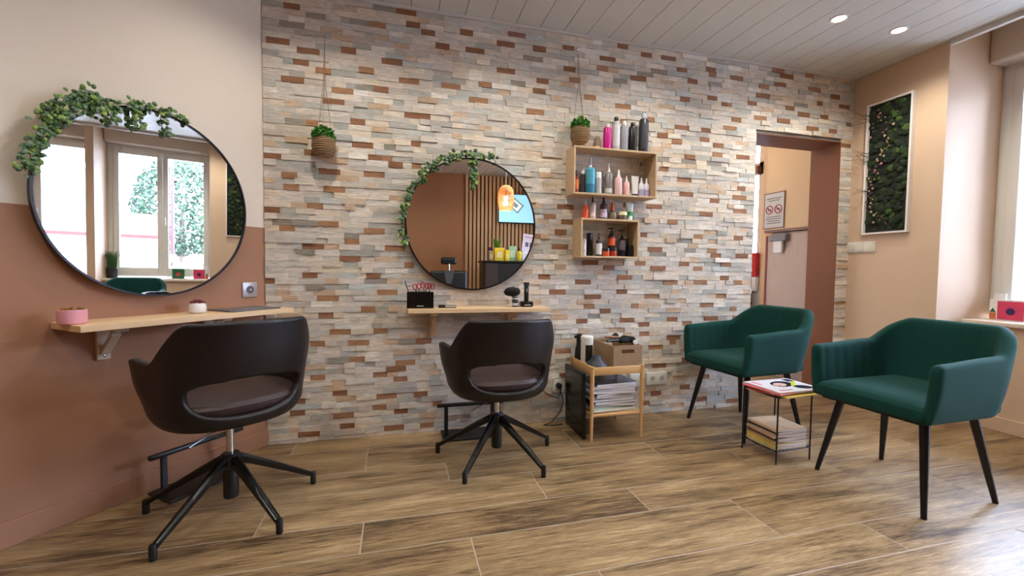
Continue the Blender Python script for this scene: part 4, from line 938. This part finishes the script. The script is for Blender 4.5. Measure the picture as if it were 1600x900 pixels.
MB().box(-.012, -.0095, -.12, -.085, .35, .362, M=Mp).build('maker_mark', mat('mark_grey2', (80, 80, 84), .5), t)
# ---- wire side table with magazines
t = thing('wire_side_table', 'small black wire side table between the green armchairs', 'table')
wr = mat('black_wire', (14, 14, 15), .35)
q = [(2.585, -.665), (2.593, -.885), (2.822, -.876), (2.812, -.657)]
for x, y in q: MB().tube([(x, y, 0), (x, y, .352)], .0042, 8).build('leg', wr, t)
tp = MB()
for a, b_ in zip(q, q[1:]+q[:1]): tp.tube([(*a, .350), (*b_, .350)], .0042, 8)
tp.build('top_frame', wr, t)
MB().prism([q[1], q[2], q[3], q[0]], .347, .352).build('table_top', wr, t)
lo_ = MB()
for a, b_ in zip(q, q[1:]+q[:1]): lo_.tube([(*a, .068), (*b_, .068)], .0032, 8)
lo_.build('lower_frame', wr, t)
cx, cy = 2.703, -.771
bw = MB()   # curved tray of the lower level
for i in range(9):
    x = -.1+.2*i/8
    bw.tube([(cx+x, cy-.108, .068), (cx+x, cy-.06, .058), (cx+x, cy, .052), (cx+x, cy+.06, .058), (cx+x, cy+.108, .068)], .0018, 5)
bw.build('tray_wires', wr, t)
magset(9, cx, cy, .0615, 11, [(200, 186, 150), (226, 196, 110), (214, 178, 96), (196, 160, 120), (120, 84, 76), (206, 170, 148), (190, 160, 140), (70, 56, 54), (214, 182, 150)], 'magazines on the lower level of the wire table',
    lambda k: 'yellow and beige magazine on the wire table lower rack, %s' % (nth[k] if k < 8 else 'topmost'), sz=(.19, .20), th=.0135, jit=.006, rj=.10)
zz, _ = magset(4, cx+.01, cy-.02, .3545, 5, [(236, 120, 130), (232, 196, 90), (206, 170, 150), (214, 96, 110)], 'magazines on top of the wire table',
    lambda k: 'colourful magazine under the open cover on the wire table, %s' % ('lowest', 'second from bottom', 'third from bottom', 'just below the top one')[k], sz=(.285, .22), th=.005, jit=.022, rot=.1, rj=.22)
t = thing('fashion_magazine', 'white glossy magazine with a dark-haired face, topmost on the wire table', 'magazine', (cx+.025, cy-.015, zz), .03)
MB().box(-.15, .15, -.115, .115, 0.0006, .006).build('pages', mat('paper', (226, 222, 220), .6), t)
MB().box(-.151, .151, -.116, .116, .006, .0067).build('cover', mat('white_cover', (232, 226, 230), .2), t)
def patch(name, poly, c, z): 
    MB().prism(poly, z, z+.0003).build(name, mat('ink'+str(c), c, .25), t)
def ell(x, y, a, b_, n=18, r=0): return [(x+a*math.cos(2*PI*i/n)*math.cos(r)-b_*math.sin(2*PI*i/n)*math.sin(r), y+a*math.cos(2*PI*i/n)*math.sin(r)+b_*math.sin(2*PI*i/n)*math.cos(r)) for i in range(n)]
patch('print_hair', ell(.01, .02, .075, .05, r=.3), (36, 32, 40), .0067); patch('print_face', ell(-.012, .012, .042, .03, r=.3), (228, 190, 176), .0070)
patch('print_shoulder', ell(.075, -.055, .05, .034, r=-.3), (34, 34, 42), .0067); patch('print_lips', ell(-.03, -.005, .010, .006), (196, 60, 90), .0073)
patch('print_title', [(-.13, .03), (-.105, .03), (-.105, .10), (-.13, .10)], (232, 150, 160), .0067); patch('print_stripe', [(.03, -.02), (.048, -.03), (.125, .035), (.11, .05)], (206, 214, 60), .0073)
patch('print_text', [(-.12, -.09), (-.03, -.09), (-.03, -.075), (-.12, -.075)], (200, 130, 150), .0067); patch('print_pattern', [(.09, .05), (.14, .05), (.14, .10), (.09, .10)], (70, 66, 76), .0067)
# ---- moss picture
t = thing('moss_picture', 'framed preserved-moss picture with pink flowers on the right wall', 'picture', (W, -.29, 1.77))
hy_, hz_ = .152, .482
fm = MB(); d0, d1 = -.034, -.0005
for a in ((-hy_, -hy_+.012, -hz_, hz_), (hy_-.012, hy_, -hz_, hz_)): fm.box(d0, d1, a[0], a[1], a[2], a[3])
for a in ((-hz_, -hz_+.012), (hz_-.012, hz_)): fm.box(d0, d1, -hy_+.012, hy_-.012, a[0], a[1])
fm.build('picture_frame', mat('white_frame', (226, 218, 212), .4), t)
MB().box(-.012, -.002, -hy_+.012, hy_-.012, -hz_+.012, hz_-.012).build('backing', mat('dark_backing', (18, 22, 14), .9), t)
mossm = [mat('moss_dark', (22, 32, 16), .95, bump=1, bscale=130, var=.4, vscale=40), mat('moss_green', (34, 50, 20), .95, bump=1, bscale=130, var=.4, vscale=40), mat('moss_lime', (62, 84, 30), .95, bump=1, bscale=130, var=.3, vscale=40)]
for k in range(250):
    y = random.uniform(-hy_+.025, hy_-.025); z = random.uniform(-hz_+.025, hz_-.025); r_ = random.uniform(.012, .028)
    mm = mossm[random.choices((0, 1, 2), (6, 4, .5 if y > -.03 else 2))[0]]
    b = MB(); b.ball((-.014, y, z), r_, sub=2, sc=(.55, 1, 1.05))
    for v in b.bm.verts: v.co += Vector((random.uniform(-1, 1), random.uniform(-1, 1), random.uniform(-1, 1)))*.0035
    b.build('moss_cushion', mm, t)
flm = [mat('dry_pink', (170, 116, 112), .8), mat('dry_cream', (186, 162, 130), .8), mat('dry_mauve', (110, 72, 76), .8)]
for k in range(64):
    u = k/64; z = hz_-.06-u*(2*hz_-.12); y = .075-.06*math.sin(u*6.5)+random.gauss(0, .026)-.05*u
    if random.random() < .25: y = random.uniform(.02, .12)
    b = MB(); b.ball((-.036, min(hy_-.02, y), z), random.uniform(.005, .010), sub=1, sc=(.7, 1, 1)); b.build('dried_flower', random.choice(flm), t)
tw = MB()
for z in (.40, .09, .06, -.16, .37, .12):
    for k in range(5):
        tw.tube([(-.03, hy_-.03, z), (-.055, hy_+.005, z+random.uniform(-.02, .03)), (-.07+random.uniform(-.03, .03), hy_+random.uniform(.03, .07), z+random.uniform(-.03, .05))], [.0012, .001, .0006], 4)
tw.build('twigs', mat('twig', (70, 60, 48), .9), t, kind='stuff')
# ---- window sill things
zs_ = .699
t = thing('flower_card_box', 'pink flower card box with a dark centre on the sill beside the frame', 'box', (4.575, -.752, zs_), 0)
MB().box(-.014, .014, -.085, .085, 0, .135, bev=.001, seg=1).build('box', mat('card_white', (226, 222, 220), .4), t)
MB().box(-.0146, -.0141, -.084, .045, .003, .124).build('pink_print', mat('pink_print', (206, 60, 96), .4, var=.35, vscale=16), t)
MB().lathe([(.024, 0), (.022, .0005), (.001, .0005)], seg=9, M=Matrix.Translation((-.0147, -.02, .058)) @ Matrix.Rotation(-PI/2, 4, 'Y')).build('navy_print', mat('navy_print', (48, 26, 84), .5), t)
MB().box(-.0146, -.0141, .05, .084, .003, .045).build('orange_print', mat('orange_print', (190, 104, 60), .4), t); MB().prism([(.05, 0), (.084, 0), (.067, .03)], 0, .0005, M=Matrix.Translation((-.0142, 0, .048)) @ Matrix(((0, 0, -1, 0), (1, 0, 0, 0), (0, 1, 0, 0), (0, 0, 0, 1)))).build('hill_print', mat('green_print', (60, 96, 66), .4), t)
t = thing('white_card', 'white blank card standing behind the pink flower box on the sill', 'card', (4.60, -.70, zs_)); MB().box(-.004, .004, -.03, .03, 0, .172).build('card', mat('card_white', (226, 222, 220), .4), t)
t = thing('green_card_box', 'green patterned box on the sill left of the pink one in the mirror', 'box', (4.575, -1.0, zs_)); MB().box(-.014, .014, -.065, .065, 0, .13, bev=.001, seg=1).build('box', mat('green_box', (40, 96, 62), .4, var=.3, vscale=14), t)
MB().lathe([(.026, 0), (.001, .0005)], seg=12, M=Matrix.Translation((-.0146, .0, .06)) @ Matrix.Rotation(-PI/2, 4, 'Y')).build('red_print', mat('red_print', (190, 60, 56), .5), t)
def grass_plant(label, p, potc, hp=.12, rp=.05, h=.26, n=120, gc=(54, 92, 42)):
    t = thing('grass_plant', label, 'plant', p)
    MB().lathe([(rp*.8, 0), (rp, .01), (rp, hp), (rp*.88, hp), (rp*.85, hp-.02), (.001, hp-.02)], seg=24, cap=False).build('pot', mat('potc'+str(potc), potc, .5), t)
    g = MB()
    for k in range(n):
        a = random.uniform(0, 6.28); r_ = rp*.8*math.sqrt(random.random()); l_ = h*random.uniform(.75, 1); o_ = random.uniform(.2, .8)*rp
        g.tube([(r_*math.cos(a), r_*math.sin(a), hp-.02), (r_*1.1*math.cos(a), r_*1.1*math.sin(a), hp+l_*.6), ((r_+o_)*math.cos(a), (r_+o_)*math.sin(a), hp+l_)], [.0022, .002, .0006], 3)
    g.build('grass_blades', mat('grass%s' % str(gc), gc, .6, var=.3, vscale=30), t, kind='stuff')
grass_plant('potted grass on the window sill by the pillar, seen in the large mirror', (4.52, -1.66, zs_), (34, 34, 38), .13, .055, .22)
# ================================================================ ROOM BEHIND THE CAMERA (seen in the stone-wall mirror)
slm = mat('oak_slat', (202, 158, 116), .5, var=.12, vscale=5, stretch=(12, 12, 1)); felt = mat('slat_felt', (34, 26, 22), .95)
sp = struct('slat_wall_panel', MB().box(1.752, 4.10, YB+.0005, YB+.010, 0.002, H-.002), felt)
sl = MB().box(-.0215, .0215, YB+.010, YB+.034, .002, H-.003, bev=.001, seg=1).mesh('slat', slm)
k = 0; x = 1.775
while x < 4.08:
    obj('slat', sl, sp, loc=(x, 0, 0)); x += .064; k += 1
t = thing('wall_television', 'wall-mounted television on the oak slats showing a pale blue picture', 'television', (2.68, YB+.07, 1.98))
MB().box(-.40, .40, -.02, .02, -.235, .235, bev=.004).build('bezel', mat('tv_black', (10, 10, 12), .3), t)
MB().box(-.39, .39, .0201, .021, -.222, .226).build('screen', mat('tv_screen', (150, 206, 236), .2, emit=.9), t)
Mt = Matrix.Translation((-.12, .0212, .06)) @ Matrix.Rotation(math.radians(38), 4, 'Y')
MB().box(-.12, .12, 0, .0005, -.085, .085, M=Mt).build('screen_frame_image', mat('tv_img1', (120, 140, 120), .3, emit=.7), t); MB().box(-.095, .095, .0006, .001, -.062, .062, M=Mt).build('screen_frame_inner', mat('tv_img2', (206, 222, 232), .3, emit=.9), t)
MB().box(-.05, .05, .0011, .0014, -.03, .03, M=Mt).build('screen_photo', mat('tv_img3', (130, 150, 150), .3, emit=.6), t)
MB().box(-.1, .1, -.068, -.02, -.1, .1).build('wall_mount', black, t)
t = thing('pendant_lamp', 'orange woven rattan pendant lamp glowing over the reception counter', 'lamp', (2.19, -3.45, 0))
zl_ = 1.83; prf = [(.085, zl_), (.098, zl_+.02), (.112, zl_+.10), (.116, zl_+.18), (.106, zl_+.26), (.082, zl_+.315), (.04, zl_+.345), (.02, zl_+.35)]
ratt = mat('orange_rattan', (238, 186, 130), .6)
shade = thing('lamp_shade', 'x', 'x'); 
for kk in ('label', 'category'): del shade[kk]
shade.parent = t
def prad(z):
    for (r0, a), (r1, b_) in zip(prf, prf[1:]):
        if a <= z <= b_: return r0+(r1-r0)*(z-a)/(b_-a)
    return .02
wv = MB()
for k in range(22):
    z = zl_+.016*k
    if z > zl_+.345: break
    wv.tube([(prad(z)*math.cos(2*PI*i/28), prad(z)*math.sin(2*PI*i/28), z) for i in range(29)], .0036, 5)
wv.build('rattan_hoops', ratt, shade)
wv = MB()
for k in range(36):
    a = 2*PI*k/36; wv.tube([(r_*math.cos(a), r_*math.sin(a), z) for r_, z in prf], .0034, 5)
wv.build('rattan_ribs', ratt, shade)
MB().tube([(0, 0, zl_+.35), (0, 0, H)], .003, 6).build('cord', whitepaint, t)
MB().ball((0, 0, zl_+.17), .034, sub=3).build('bulb', mat('bulb_glow', (255, 206, 140), emit=16), t)
MB().lathe([(.015, zl_+.20), (.018, zl_+.25), (.006, zl_+.35)], seg=14).build('socket', blackpl, t)
pl = bpy.data.lights.new('pendant_light', 'POINT'); pl.energy = 7; pl.color = (1, .68, .38); pl.shadow_soft_size = .034
plo = bpy.data.objects.new('pendant_light', pl); C.objects.link(plo); plo.parent = t; plo.location = (0, 0, zl_+.10)
t = thing('reception_counter', 'black reception counter in front of the oak slat wall', 'counter', (0, 0, 0))
MB().box(1.925, 3.3, -4.0, -3.56, 0, 1.085, bev=.003).build('counter_body', mat('counter_black', (16, 14, 15), .35), t); MB().box(1.90, 3.32, -4.02, -3.535, 1.085, 1.115, bev=.003).build('counter_top', mat('counter_top', (22, 20, 21), .3), t)
MB().box(1.925, 2.11, -3.5595, -3.556, .02, 1.08).build('side_plinth', mat('counter_brown', (56, 42, 38), .4), t)
zc_ = 1.116
grass_plant('bright green grass plant in a small pot on the reception counter', (2.17, -3.90, zc_), (196, 160, 60), .10, .05, .26, 150, (104, 156, 40))
for x, y, wd, h_, c, lb in ((2.03, -3.68, .055, .14, (196, 160, 90), 'small amber and white product box, far left on the reception counter'), (2.15, -3.66, .15, .19, (232, 196, 44), 'largest yellow gift pack on the reception counter'), (2.265, -3.64, .07, .16, (236, 206, 30), 'narrow yellow box between the gift pack and green pack'), (2.36, -3.70, .12, .22, (150, 186, 150), 'pale green patterned pack on the reception counter')):
    t = thing('product_box', lb, 'box', (x, y, zc_), random.uniform(-.1, .1), 'product packs on the reception counter')
    MB().box(-wd/2, wd/2, -.03, .03, 0, h_, bev=.002).build('box', mat('pack'+str(c), c, .45, var=.25, vscale=12), t); MB().box(-wd*.3, wd*.3, .0301, .0306, h_*.25, h_*.7).build('front_label', mat('packl'+str(c), tuple(min(255, int(v*.5+120)) for v in c), .4, var=.2, vscale=20), t)
bottle('yellow_bottle', 'yellow bottle with black cap on the reception counter', 2.455, zc_, .20, .032, 'spray', (226, 196, 30), (20, 20, 20), None, None, y=-3.66)
bottle('dark_cap_bottle', 'small bottle with violet cap behind the amber box on the counter', 2.035, zc_, .20, .022, 'cyl', (206, 196, 190), (64, 50, 84), None, None, y=-3.78)
t = thing('flyer_stand', 'white tilted price flyer in a clear stand on the reception counter', 'flyer', (2.60, -3.72, zc_))
Mf = Matrix.Rotation(math.radians(10), 4, 'X') @ Matrix.Rotation(math.radians(8), 4, 'Y')
MB().box(-.105, .105, 0, .003, .14, .42, M=Mf).build('flyer', mat('flyer_white', (214, 208, 222), .4), t)
for k, (a, b_) in enumerate(((-.06, -.01), (.01, .06))): MB().box(a, b_, .0031, .0035, .22, .29, M=Mf).build('flyer_photo', mat('flyer_photo', (90, 86, 110), .5), t)
MB().box(-.08, .06, .0031, .0035, .36, .385, M=Mf).build('flyer_title', mat('flyer_title', (196, 150, 160), .5), t)
b = MB(); b.box(-.10, .12, -.02, .05, 0, .14, bev=.01); b.build('holder', mat('holder_white', (226, 230, 240), .2), t)
# barber chair seen in the mirror
t = thing('headrest_chair', 'black chair with an adjustable headrest, seen in the stone-wall mirror', 'chair', (1.37, -3.30, 0), math.radians(0))
b = MB(); b.box(-.25, .25, -.05, .03, .48, .965, bev=.035, seg=4); b.build('backrest', mat('black_vinyl', (16, 15, 17), .35), t)
b = MB(); b.box(-.26, .26, -.52, .02, .40, .50, bev=.03, seg=4); b.build('seat', mat('black_vinyl', (16, 15, 17), .35), t)
for sx in (-1, 1): MB().box(sx*.30-.03, sx*.30+.03, -.50, .0, .58, .64, bev=.02, seg=3).build('armrest', mat('black_vinyl', (16, 15, 17), .35), t); 
for sx in (-1, 1): MB().tube([(sx*.27, -.1, .45), (sx*.30, -.15, .60)], .012, 8).build('arm_support', chrome, t)
MB().prism([(-.07, .0), (.07, .0), (.035, -.17), (-.035, -.17)][::-1], 0, .01, M=Matrix.Translation((0, .040, .965)) @ Matrix.Rotation(PI/2, 4, 'X')).build('headrest_bracket', mat('grey_bracket', (96, 94, 98), .4, .6), t)
MB().tube([(0, .02, .95), (0, .02, 1.07)], .011, 10).build('headrest_post', chrome, t); MB().box(-.105, .105, -.04, .035, 1.05, 1.145, bev=.025, seg=4).build('headrest', mat('black_vinyl', (16, 15, 17), .35), t)
MB().lathe([(.04, .04), (.04, .40)], c=(0, -.25, 0), seg=20).build('column', chrome, t); MB().lathe([(.28, 0), (.28, .02), (.05, .05)], c=(0, -.25, 0), seg=40).build('base_disc', chrome, t)
# ================================================================ ROOM BEYOND THE DOORWAY
XB = 4.20
bw_ = MB(); bw_.box(XB+.02, XB+.12, .236, .86, -.1, 2.6); bw_.box(XB+.02, XB+.12, .86, 1.02, -.1, 1.02)
struct('wall_back_room_right', MB().box(XB+.03, XB+.15, .236, .93, -.1, 2.7), mat('backroom_paint', (206, 170, 128), .7))
struct('wall_back_room_under_window', MB().box(XB+.03, XB+.15, .93, 2.3, -.1, 1.0), mat('backroom_paint2', (190, 180, 172), .7))
struct('wall_back_room_end', MB().box(2.4, XB+.15, 2.3, 2.4, -.1, 2.7), cream)
struct('wall_back_room_left', MB().box(2.3, 2.4, .236, 2.4, -.1, 2.7), cream)
struct('ceiling_back_room', MB().box(2.3, XB+.15, .236, 2.4, 2.5, 2.6), cream)
wt_ = obj('window_3', None, None); wt_['kind'] = 'structure'
fr_ = MB(); fr_.box(XB+.03, XB+.08, .93, 2.3, 1.0, 1.05); fr_.box(XB+.03, XB+.08, .93, .98, 1.0, 2.5); fr_.box(XB+.03, XB+.08, 1.55, 1.60, 1.0, 2.5); fr_.box(XB+.03, XB+.09, .93, 2.3, 1.98, 2.10)
fr_.build('window_frame', mat('backroom_frame', (206, 176, 146), .5), wt_); MB().box(XB+.05, XB+.056, .95, 2.28, 1.03, 2.5).build('window_pane', glassm, wt_)
t = thing('wall_cupboard', 'beige wall cupboard in the room beyond the doorway, with the sign on it', 'cupboard', (0, 0, 0))
MB().box(XB-.0, XB+.029, .236, .838, 1.40, 2.46).build('body', mat('beige_cupboard', (214, 178, 134), .55), t); MB().box(XB-.016, XB, .25, .836, 1.402, 2.44, bev=.002).build('door', mat('beige_cupboard', (214, 178, 134), .55), t)
MB().box(XB-.02, XB+.029, .236, .842, 1.378, 1.400).build('bottom_rail', mat('cupboard_rail', (120, 84, 66), .5), t)
t = thing('tall_cabinet_door', 'pale wooden cabinet door under the wall cupboard beyond the doorway', 'door', (0, 0, 0))
MB().box(XB+.004, XB+.028, .25, .838, .002, 1.372, bev=.002).build('door_leaf', mat('pale_laminate', (176, 152, 136), .5, var=.08, vscale=6, stretch=(1, 6, 1)), t); MB().box(XB-.002, XB+.004, .818, .838, .002, 1.372).build('edge_strip', mat('red_strip', (130, 50, 44), .5), t)
t = thing('notice_sign', 'framed notice with two red prohibition rings beyond the doorway', 'sign', (XB-.0165, .735, 1.585))
MB().box(-.006, 0, -.118, .118, -.172, .172).build('sign_frame', mat('sign_frame', (110, 84, 70), .5), t); MB().box(-.0068, -.006, -.108, .108, -.162, .162).build('sign_paper', mat('sign_paper', (196, 190, 184), .6), t)
MR = Matrix(((0, 0, -1, -.0068), (-1, 0, 0, 0), (0, 1, 0, 0), (0, 0, 0, 1)))
for sx in (-.05, .05):
    o = MB().tube([(sx+.038*math.cos(2*PI*i/28), .01+.038*math.sin(2*PI*i/28), .001) for i in range(29)], .0042, 6); bmesh.ops.transform(o.bm, matrix=MR, verts=o.bm.verts[:]); ro = o.build('prohibition_ring', mat('sign_red', (170, 40, 34), .5), t)
    o = MB().tube([(sx-.027, .037, .001), (sx+.027, -.017, .001)], .004, 6); bmesh.ops.transform(o.bm, matrix=MR, verts=o.bm.verts[:]); o.build('slash', mat('sign_red', (170, 40, 34), .5), ro)
    o = MB().box(sx-.018, sx+.018, .004, .014, 0, .001); bmesh.ops.transform(o.bm, matrix=MR, verts=o.bm.verts[:]); o.build('symbol', mat('sign_black', (40, 36, 36), .5), ro)
for z, wd in ((.115, .085), (.095, .065), (-.06, .08), (-.08, .085), (-.10, .07), (-.12, .08)):
    MB().box(-.0074, -.0068, -wd, wd, z-.003, z+.003).build('text_line', mat('sign_ink', (70, 62, 60) if z > 0 else (140, 130, 124), .6), t)
t = thing('soap_dispenser', 'grey dispenser with hanging white paper below the cupboard', 'dispenser', (XB-.0, .66, 1.27))
MB().box(-.05, 0, -.09, .10, .02, .09, bev=.01).build('body', mat('dispenser_grey', (120, 114, 116), .4), t); MB().box(-.035, -.01, -.035, .06, -.09, .03, bev=.004).build('paper', mat('paper', (226, 222, 220), .6), t); MB().box(-.045, -.0, .06, .14, .07, .10, bev=.005).build('amber_cap', mat('amber_cap', (206, 150, 80), .5), t)
t = thing('towel', 'folded red towel hanging under the back-room window', 'towel', (XB-.0, 1.02, 1.09)); MB().box(-.02, .025, -.09, .30, -.14, .10, bev=.01).build('cloth', mat('red_towel', (176, 34, 28), .9), t)
t = thing('towel', 'white towel hanging below the red one in the back room', 'towel', (XB-.0, 1.02, .86)); MB().box(-.02, .025, -.09, .30, -.06, .085, bev=.01).build('cloth', mat('white_towel', (206, 198, 196), .9), t)
t = thing('black_bag', 'black bag hanging under the white towel in the back room', 'bag', (XB-.0, 1.0, .70)); b = MB(); b.ball((-.06, .05, .0), .1, sub=3, sc=(.6, 1.1, 1.0)); b.build('bag_body', mat('bag_black', (14, 14, 18), .7), t)
MB().tube([(-.05, 0, .09), (0, .03, .12), (.02, .05, .13)], .006, 6).build('strap', blackpl, t)
t = thing('wall_heater_fitting', 'round wooden fitting on a dark bracket across the back-room window', 'fitting', (XB-.0, 1.0, 2.03)); MB().box(-.02, .03, -.05, .2, -.055, .03, bev=.004).build('bracket', mat('dark_bracket', (130, 92, 66), .6), t)
MB().lathe([(.028, 0), (.03, .01), (.024, .045), (.001, .05)], seg=18, M=Matrix.Translation((-.02, .03, .015)) @ Matrix.Rotation(-PI/2, 4, 'Y')).build('knob', mat('wood_knob', (180, 130, 84), .5), t)
bl = bpy.data.lights.new('back_room_lamp_light', 'POINT'); bl.energy = 6; bl.color = (1, .78, .55); bl.shadow_soft_size = .08
t = thing('back_room_lamp', 'ceiling lamp in the room beyond the doorway, out of sight', 'lamp', (3.3, 1.0, 2.5)); MB().lathe([(.001, -.06), (.08, -.05), (.1, -.01), (.1, 0)], seg=24, cap=False).build('globe', mat('lamp_globe', (255, 240, 215), emit=3), t)
blo = bpy.data.objects.new('back_room_lamp_light', bl); C.objects.link(blo); blo.parent = t; blo.location = (0, 0, -.16)
# ================================================================ OUTSIDE
struct('ground_outside', MB().box(4.7, 40, -30, 20, -.25, -.2), mat('asphalt', (150, 148, 144), .9))
struct('facade_outer', MB().box(4.95, 5.0, YB-1, -2.95, -.2, 3.2), cream)
t = thing('neighbour_house', 'white house with a tiled roof across the street, seen in the large mirror', 'house', (12, -7.2, -.2))
MB().box(0, 6, -5, 3.2, 0, 3.35).build('house_wall', mat('house_white', (214, 214, 214), .8), t)
rfm = mat('grey_tiles', (104, 96, 94), .8, var=.2, vscale=6); Mr = Matrix.Translation((-.45, 0, 3.30)) @ Matrix.Rotation(math.radians(-24), 4, 'Y')
rf = MB().box(0, 3.9, -5.3, 3.5, 0, .09, M=Mr).build('roof', rfm, t)
for k in range(18): MB().box(k*.215, k*.215+.235, -5.3, 3.5, .09, .112, M=Mr @ Matrix.Rotation(math.radians(2.5), 4, 'Y')).build('tile_course', rfm, rf)
MB().box(-.5, -.38, -5.3, 3.5, 3.22, 3.34, bev=.03).build('gutter', mat('gutter_grey', (120, 126, 136), .5), t)
for yy in (2.15, -1.6):
    wo = MB().box(-.04, .02, yy-.45, yy+.45, 1.7, 2.75).build('window', whitepaint, t); MB().box(-.045, -.04, yy-.38, yy+.38, 1.78, 2.68).build('pane', mat('dark_pane', (120, 130, 140), .1), wo)
t = thing('garden_shed', 'low white outbuilding with a red tiled roof, seen in the large mirror', 'shed', (9.6, -2.95, -.2))
MB().box(0, 1.3, -.95, .95, 0, 1.55).build('shed_wall', mat('house_white', (214, 214, 214), .8), t)
rdm = mat('red_tiles', (116, 50, 44), .8, var=.25, vscale=8); Mr = Matrix.Translation((-.2, 0, 1.52)) @ Matrix.Rotation(math.radians(-22), 4, 'Y'); rf = MB().box(0, 1.5, -1.03, 1.05, 0, .05, M=Mr).build('roof', rdm, t)
for k in range(7): MB().box(k*.2, k*.2+.22, -1.03, 1.05, .05, .075, M=Mr @ Matrix.Rotation(math.radians(2.5), 4, 'Y')).build('tile_course', rdm, rf)
t = thing('street_pole', 'tall red metal pole outside the window, seen in the large mirror', 'pole', (9.5, -1.74, -.2)); MB().tube([(0, 0, 0), (0, 0, 4.6)], .035, 10, caps=True).build('pole', mat('red_pole', (120, 22, 26), .5), t); MB().box(-.1, .1, -.1, .1, 0, .08).build('base', mat('red_pole', (120, 22, 26), .5), t)
t = thing('leafy_tree', 'green leafy tree beyond the red pole, seen in the large mirror', 'tree', (14, -2.2, -.2)); MB().tube([(0, 0, 0), (.05, .05, 1.2), (0, .1, 2.6)], [.14, .11, .05], 10).build('trunk', mat('bark', (90, 74, 60), .9), t)
f = MB()
for k in range(5200):
    v = Vector((random.gauss(0, 1), random.gauss(0, 1), random.gauss(0, 1))).normalized()*random.uniform(.55, 1)**.5; p = Vector((v.x*1.2, v.y*1.25+.1, v.z*1.5+2.6)); s_ = random.uniform(.04, .09)
    E_ = Euler((random.uniform(0, 6), random.uniform(0, 6), random.uniform(0, 6))).to_matrix(); f.bm.faces.new([f.bm.verts.new(p+E_ @ Vector(q_)*s_) for q_ in ((0, -1, 0), (.6, 0, .1), (0, 1, 0), (-.6, 0, .1))])
f.build('foliage', mat('tree_leaf', (50, 68, 44), .6, var=.3, vscale=3), t, kind='stuff')
t = thing('wooden_fence', 'low wooden fence under the tree, seen in the large mirror', 'fence', (9.2, -1.1, -.2))
fw = mat('fence_wood', (120, 96, 80), .8)
for k in range(7): MB().box(-.01, .01, -.6+.19*k, -.6+.19*k+.12, .1, 1.15).build('plank', fw, t)
for z in (.3, .95): MB().box(.01, .05, -.65, .75, z, z+.07).build('rail', fw, t)
for y in (-.62, .68): MB().box(.01, .09, y, y+.08, 0, 1.2).build('post', fw, t)
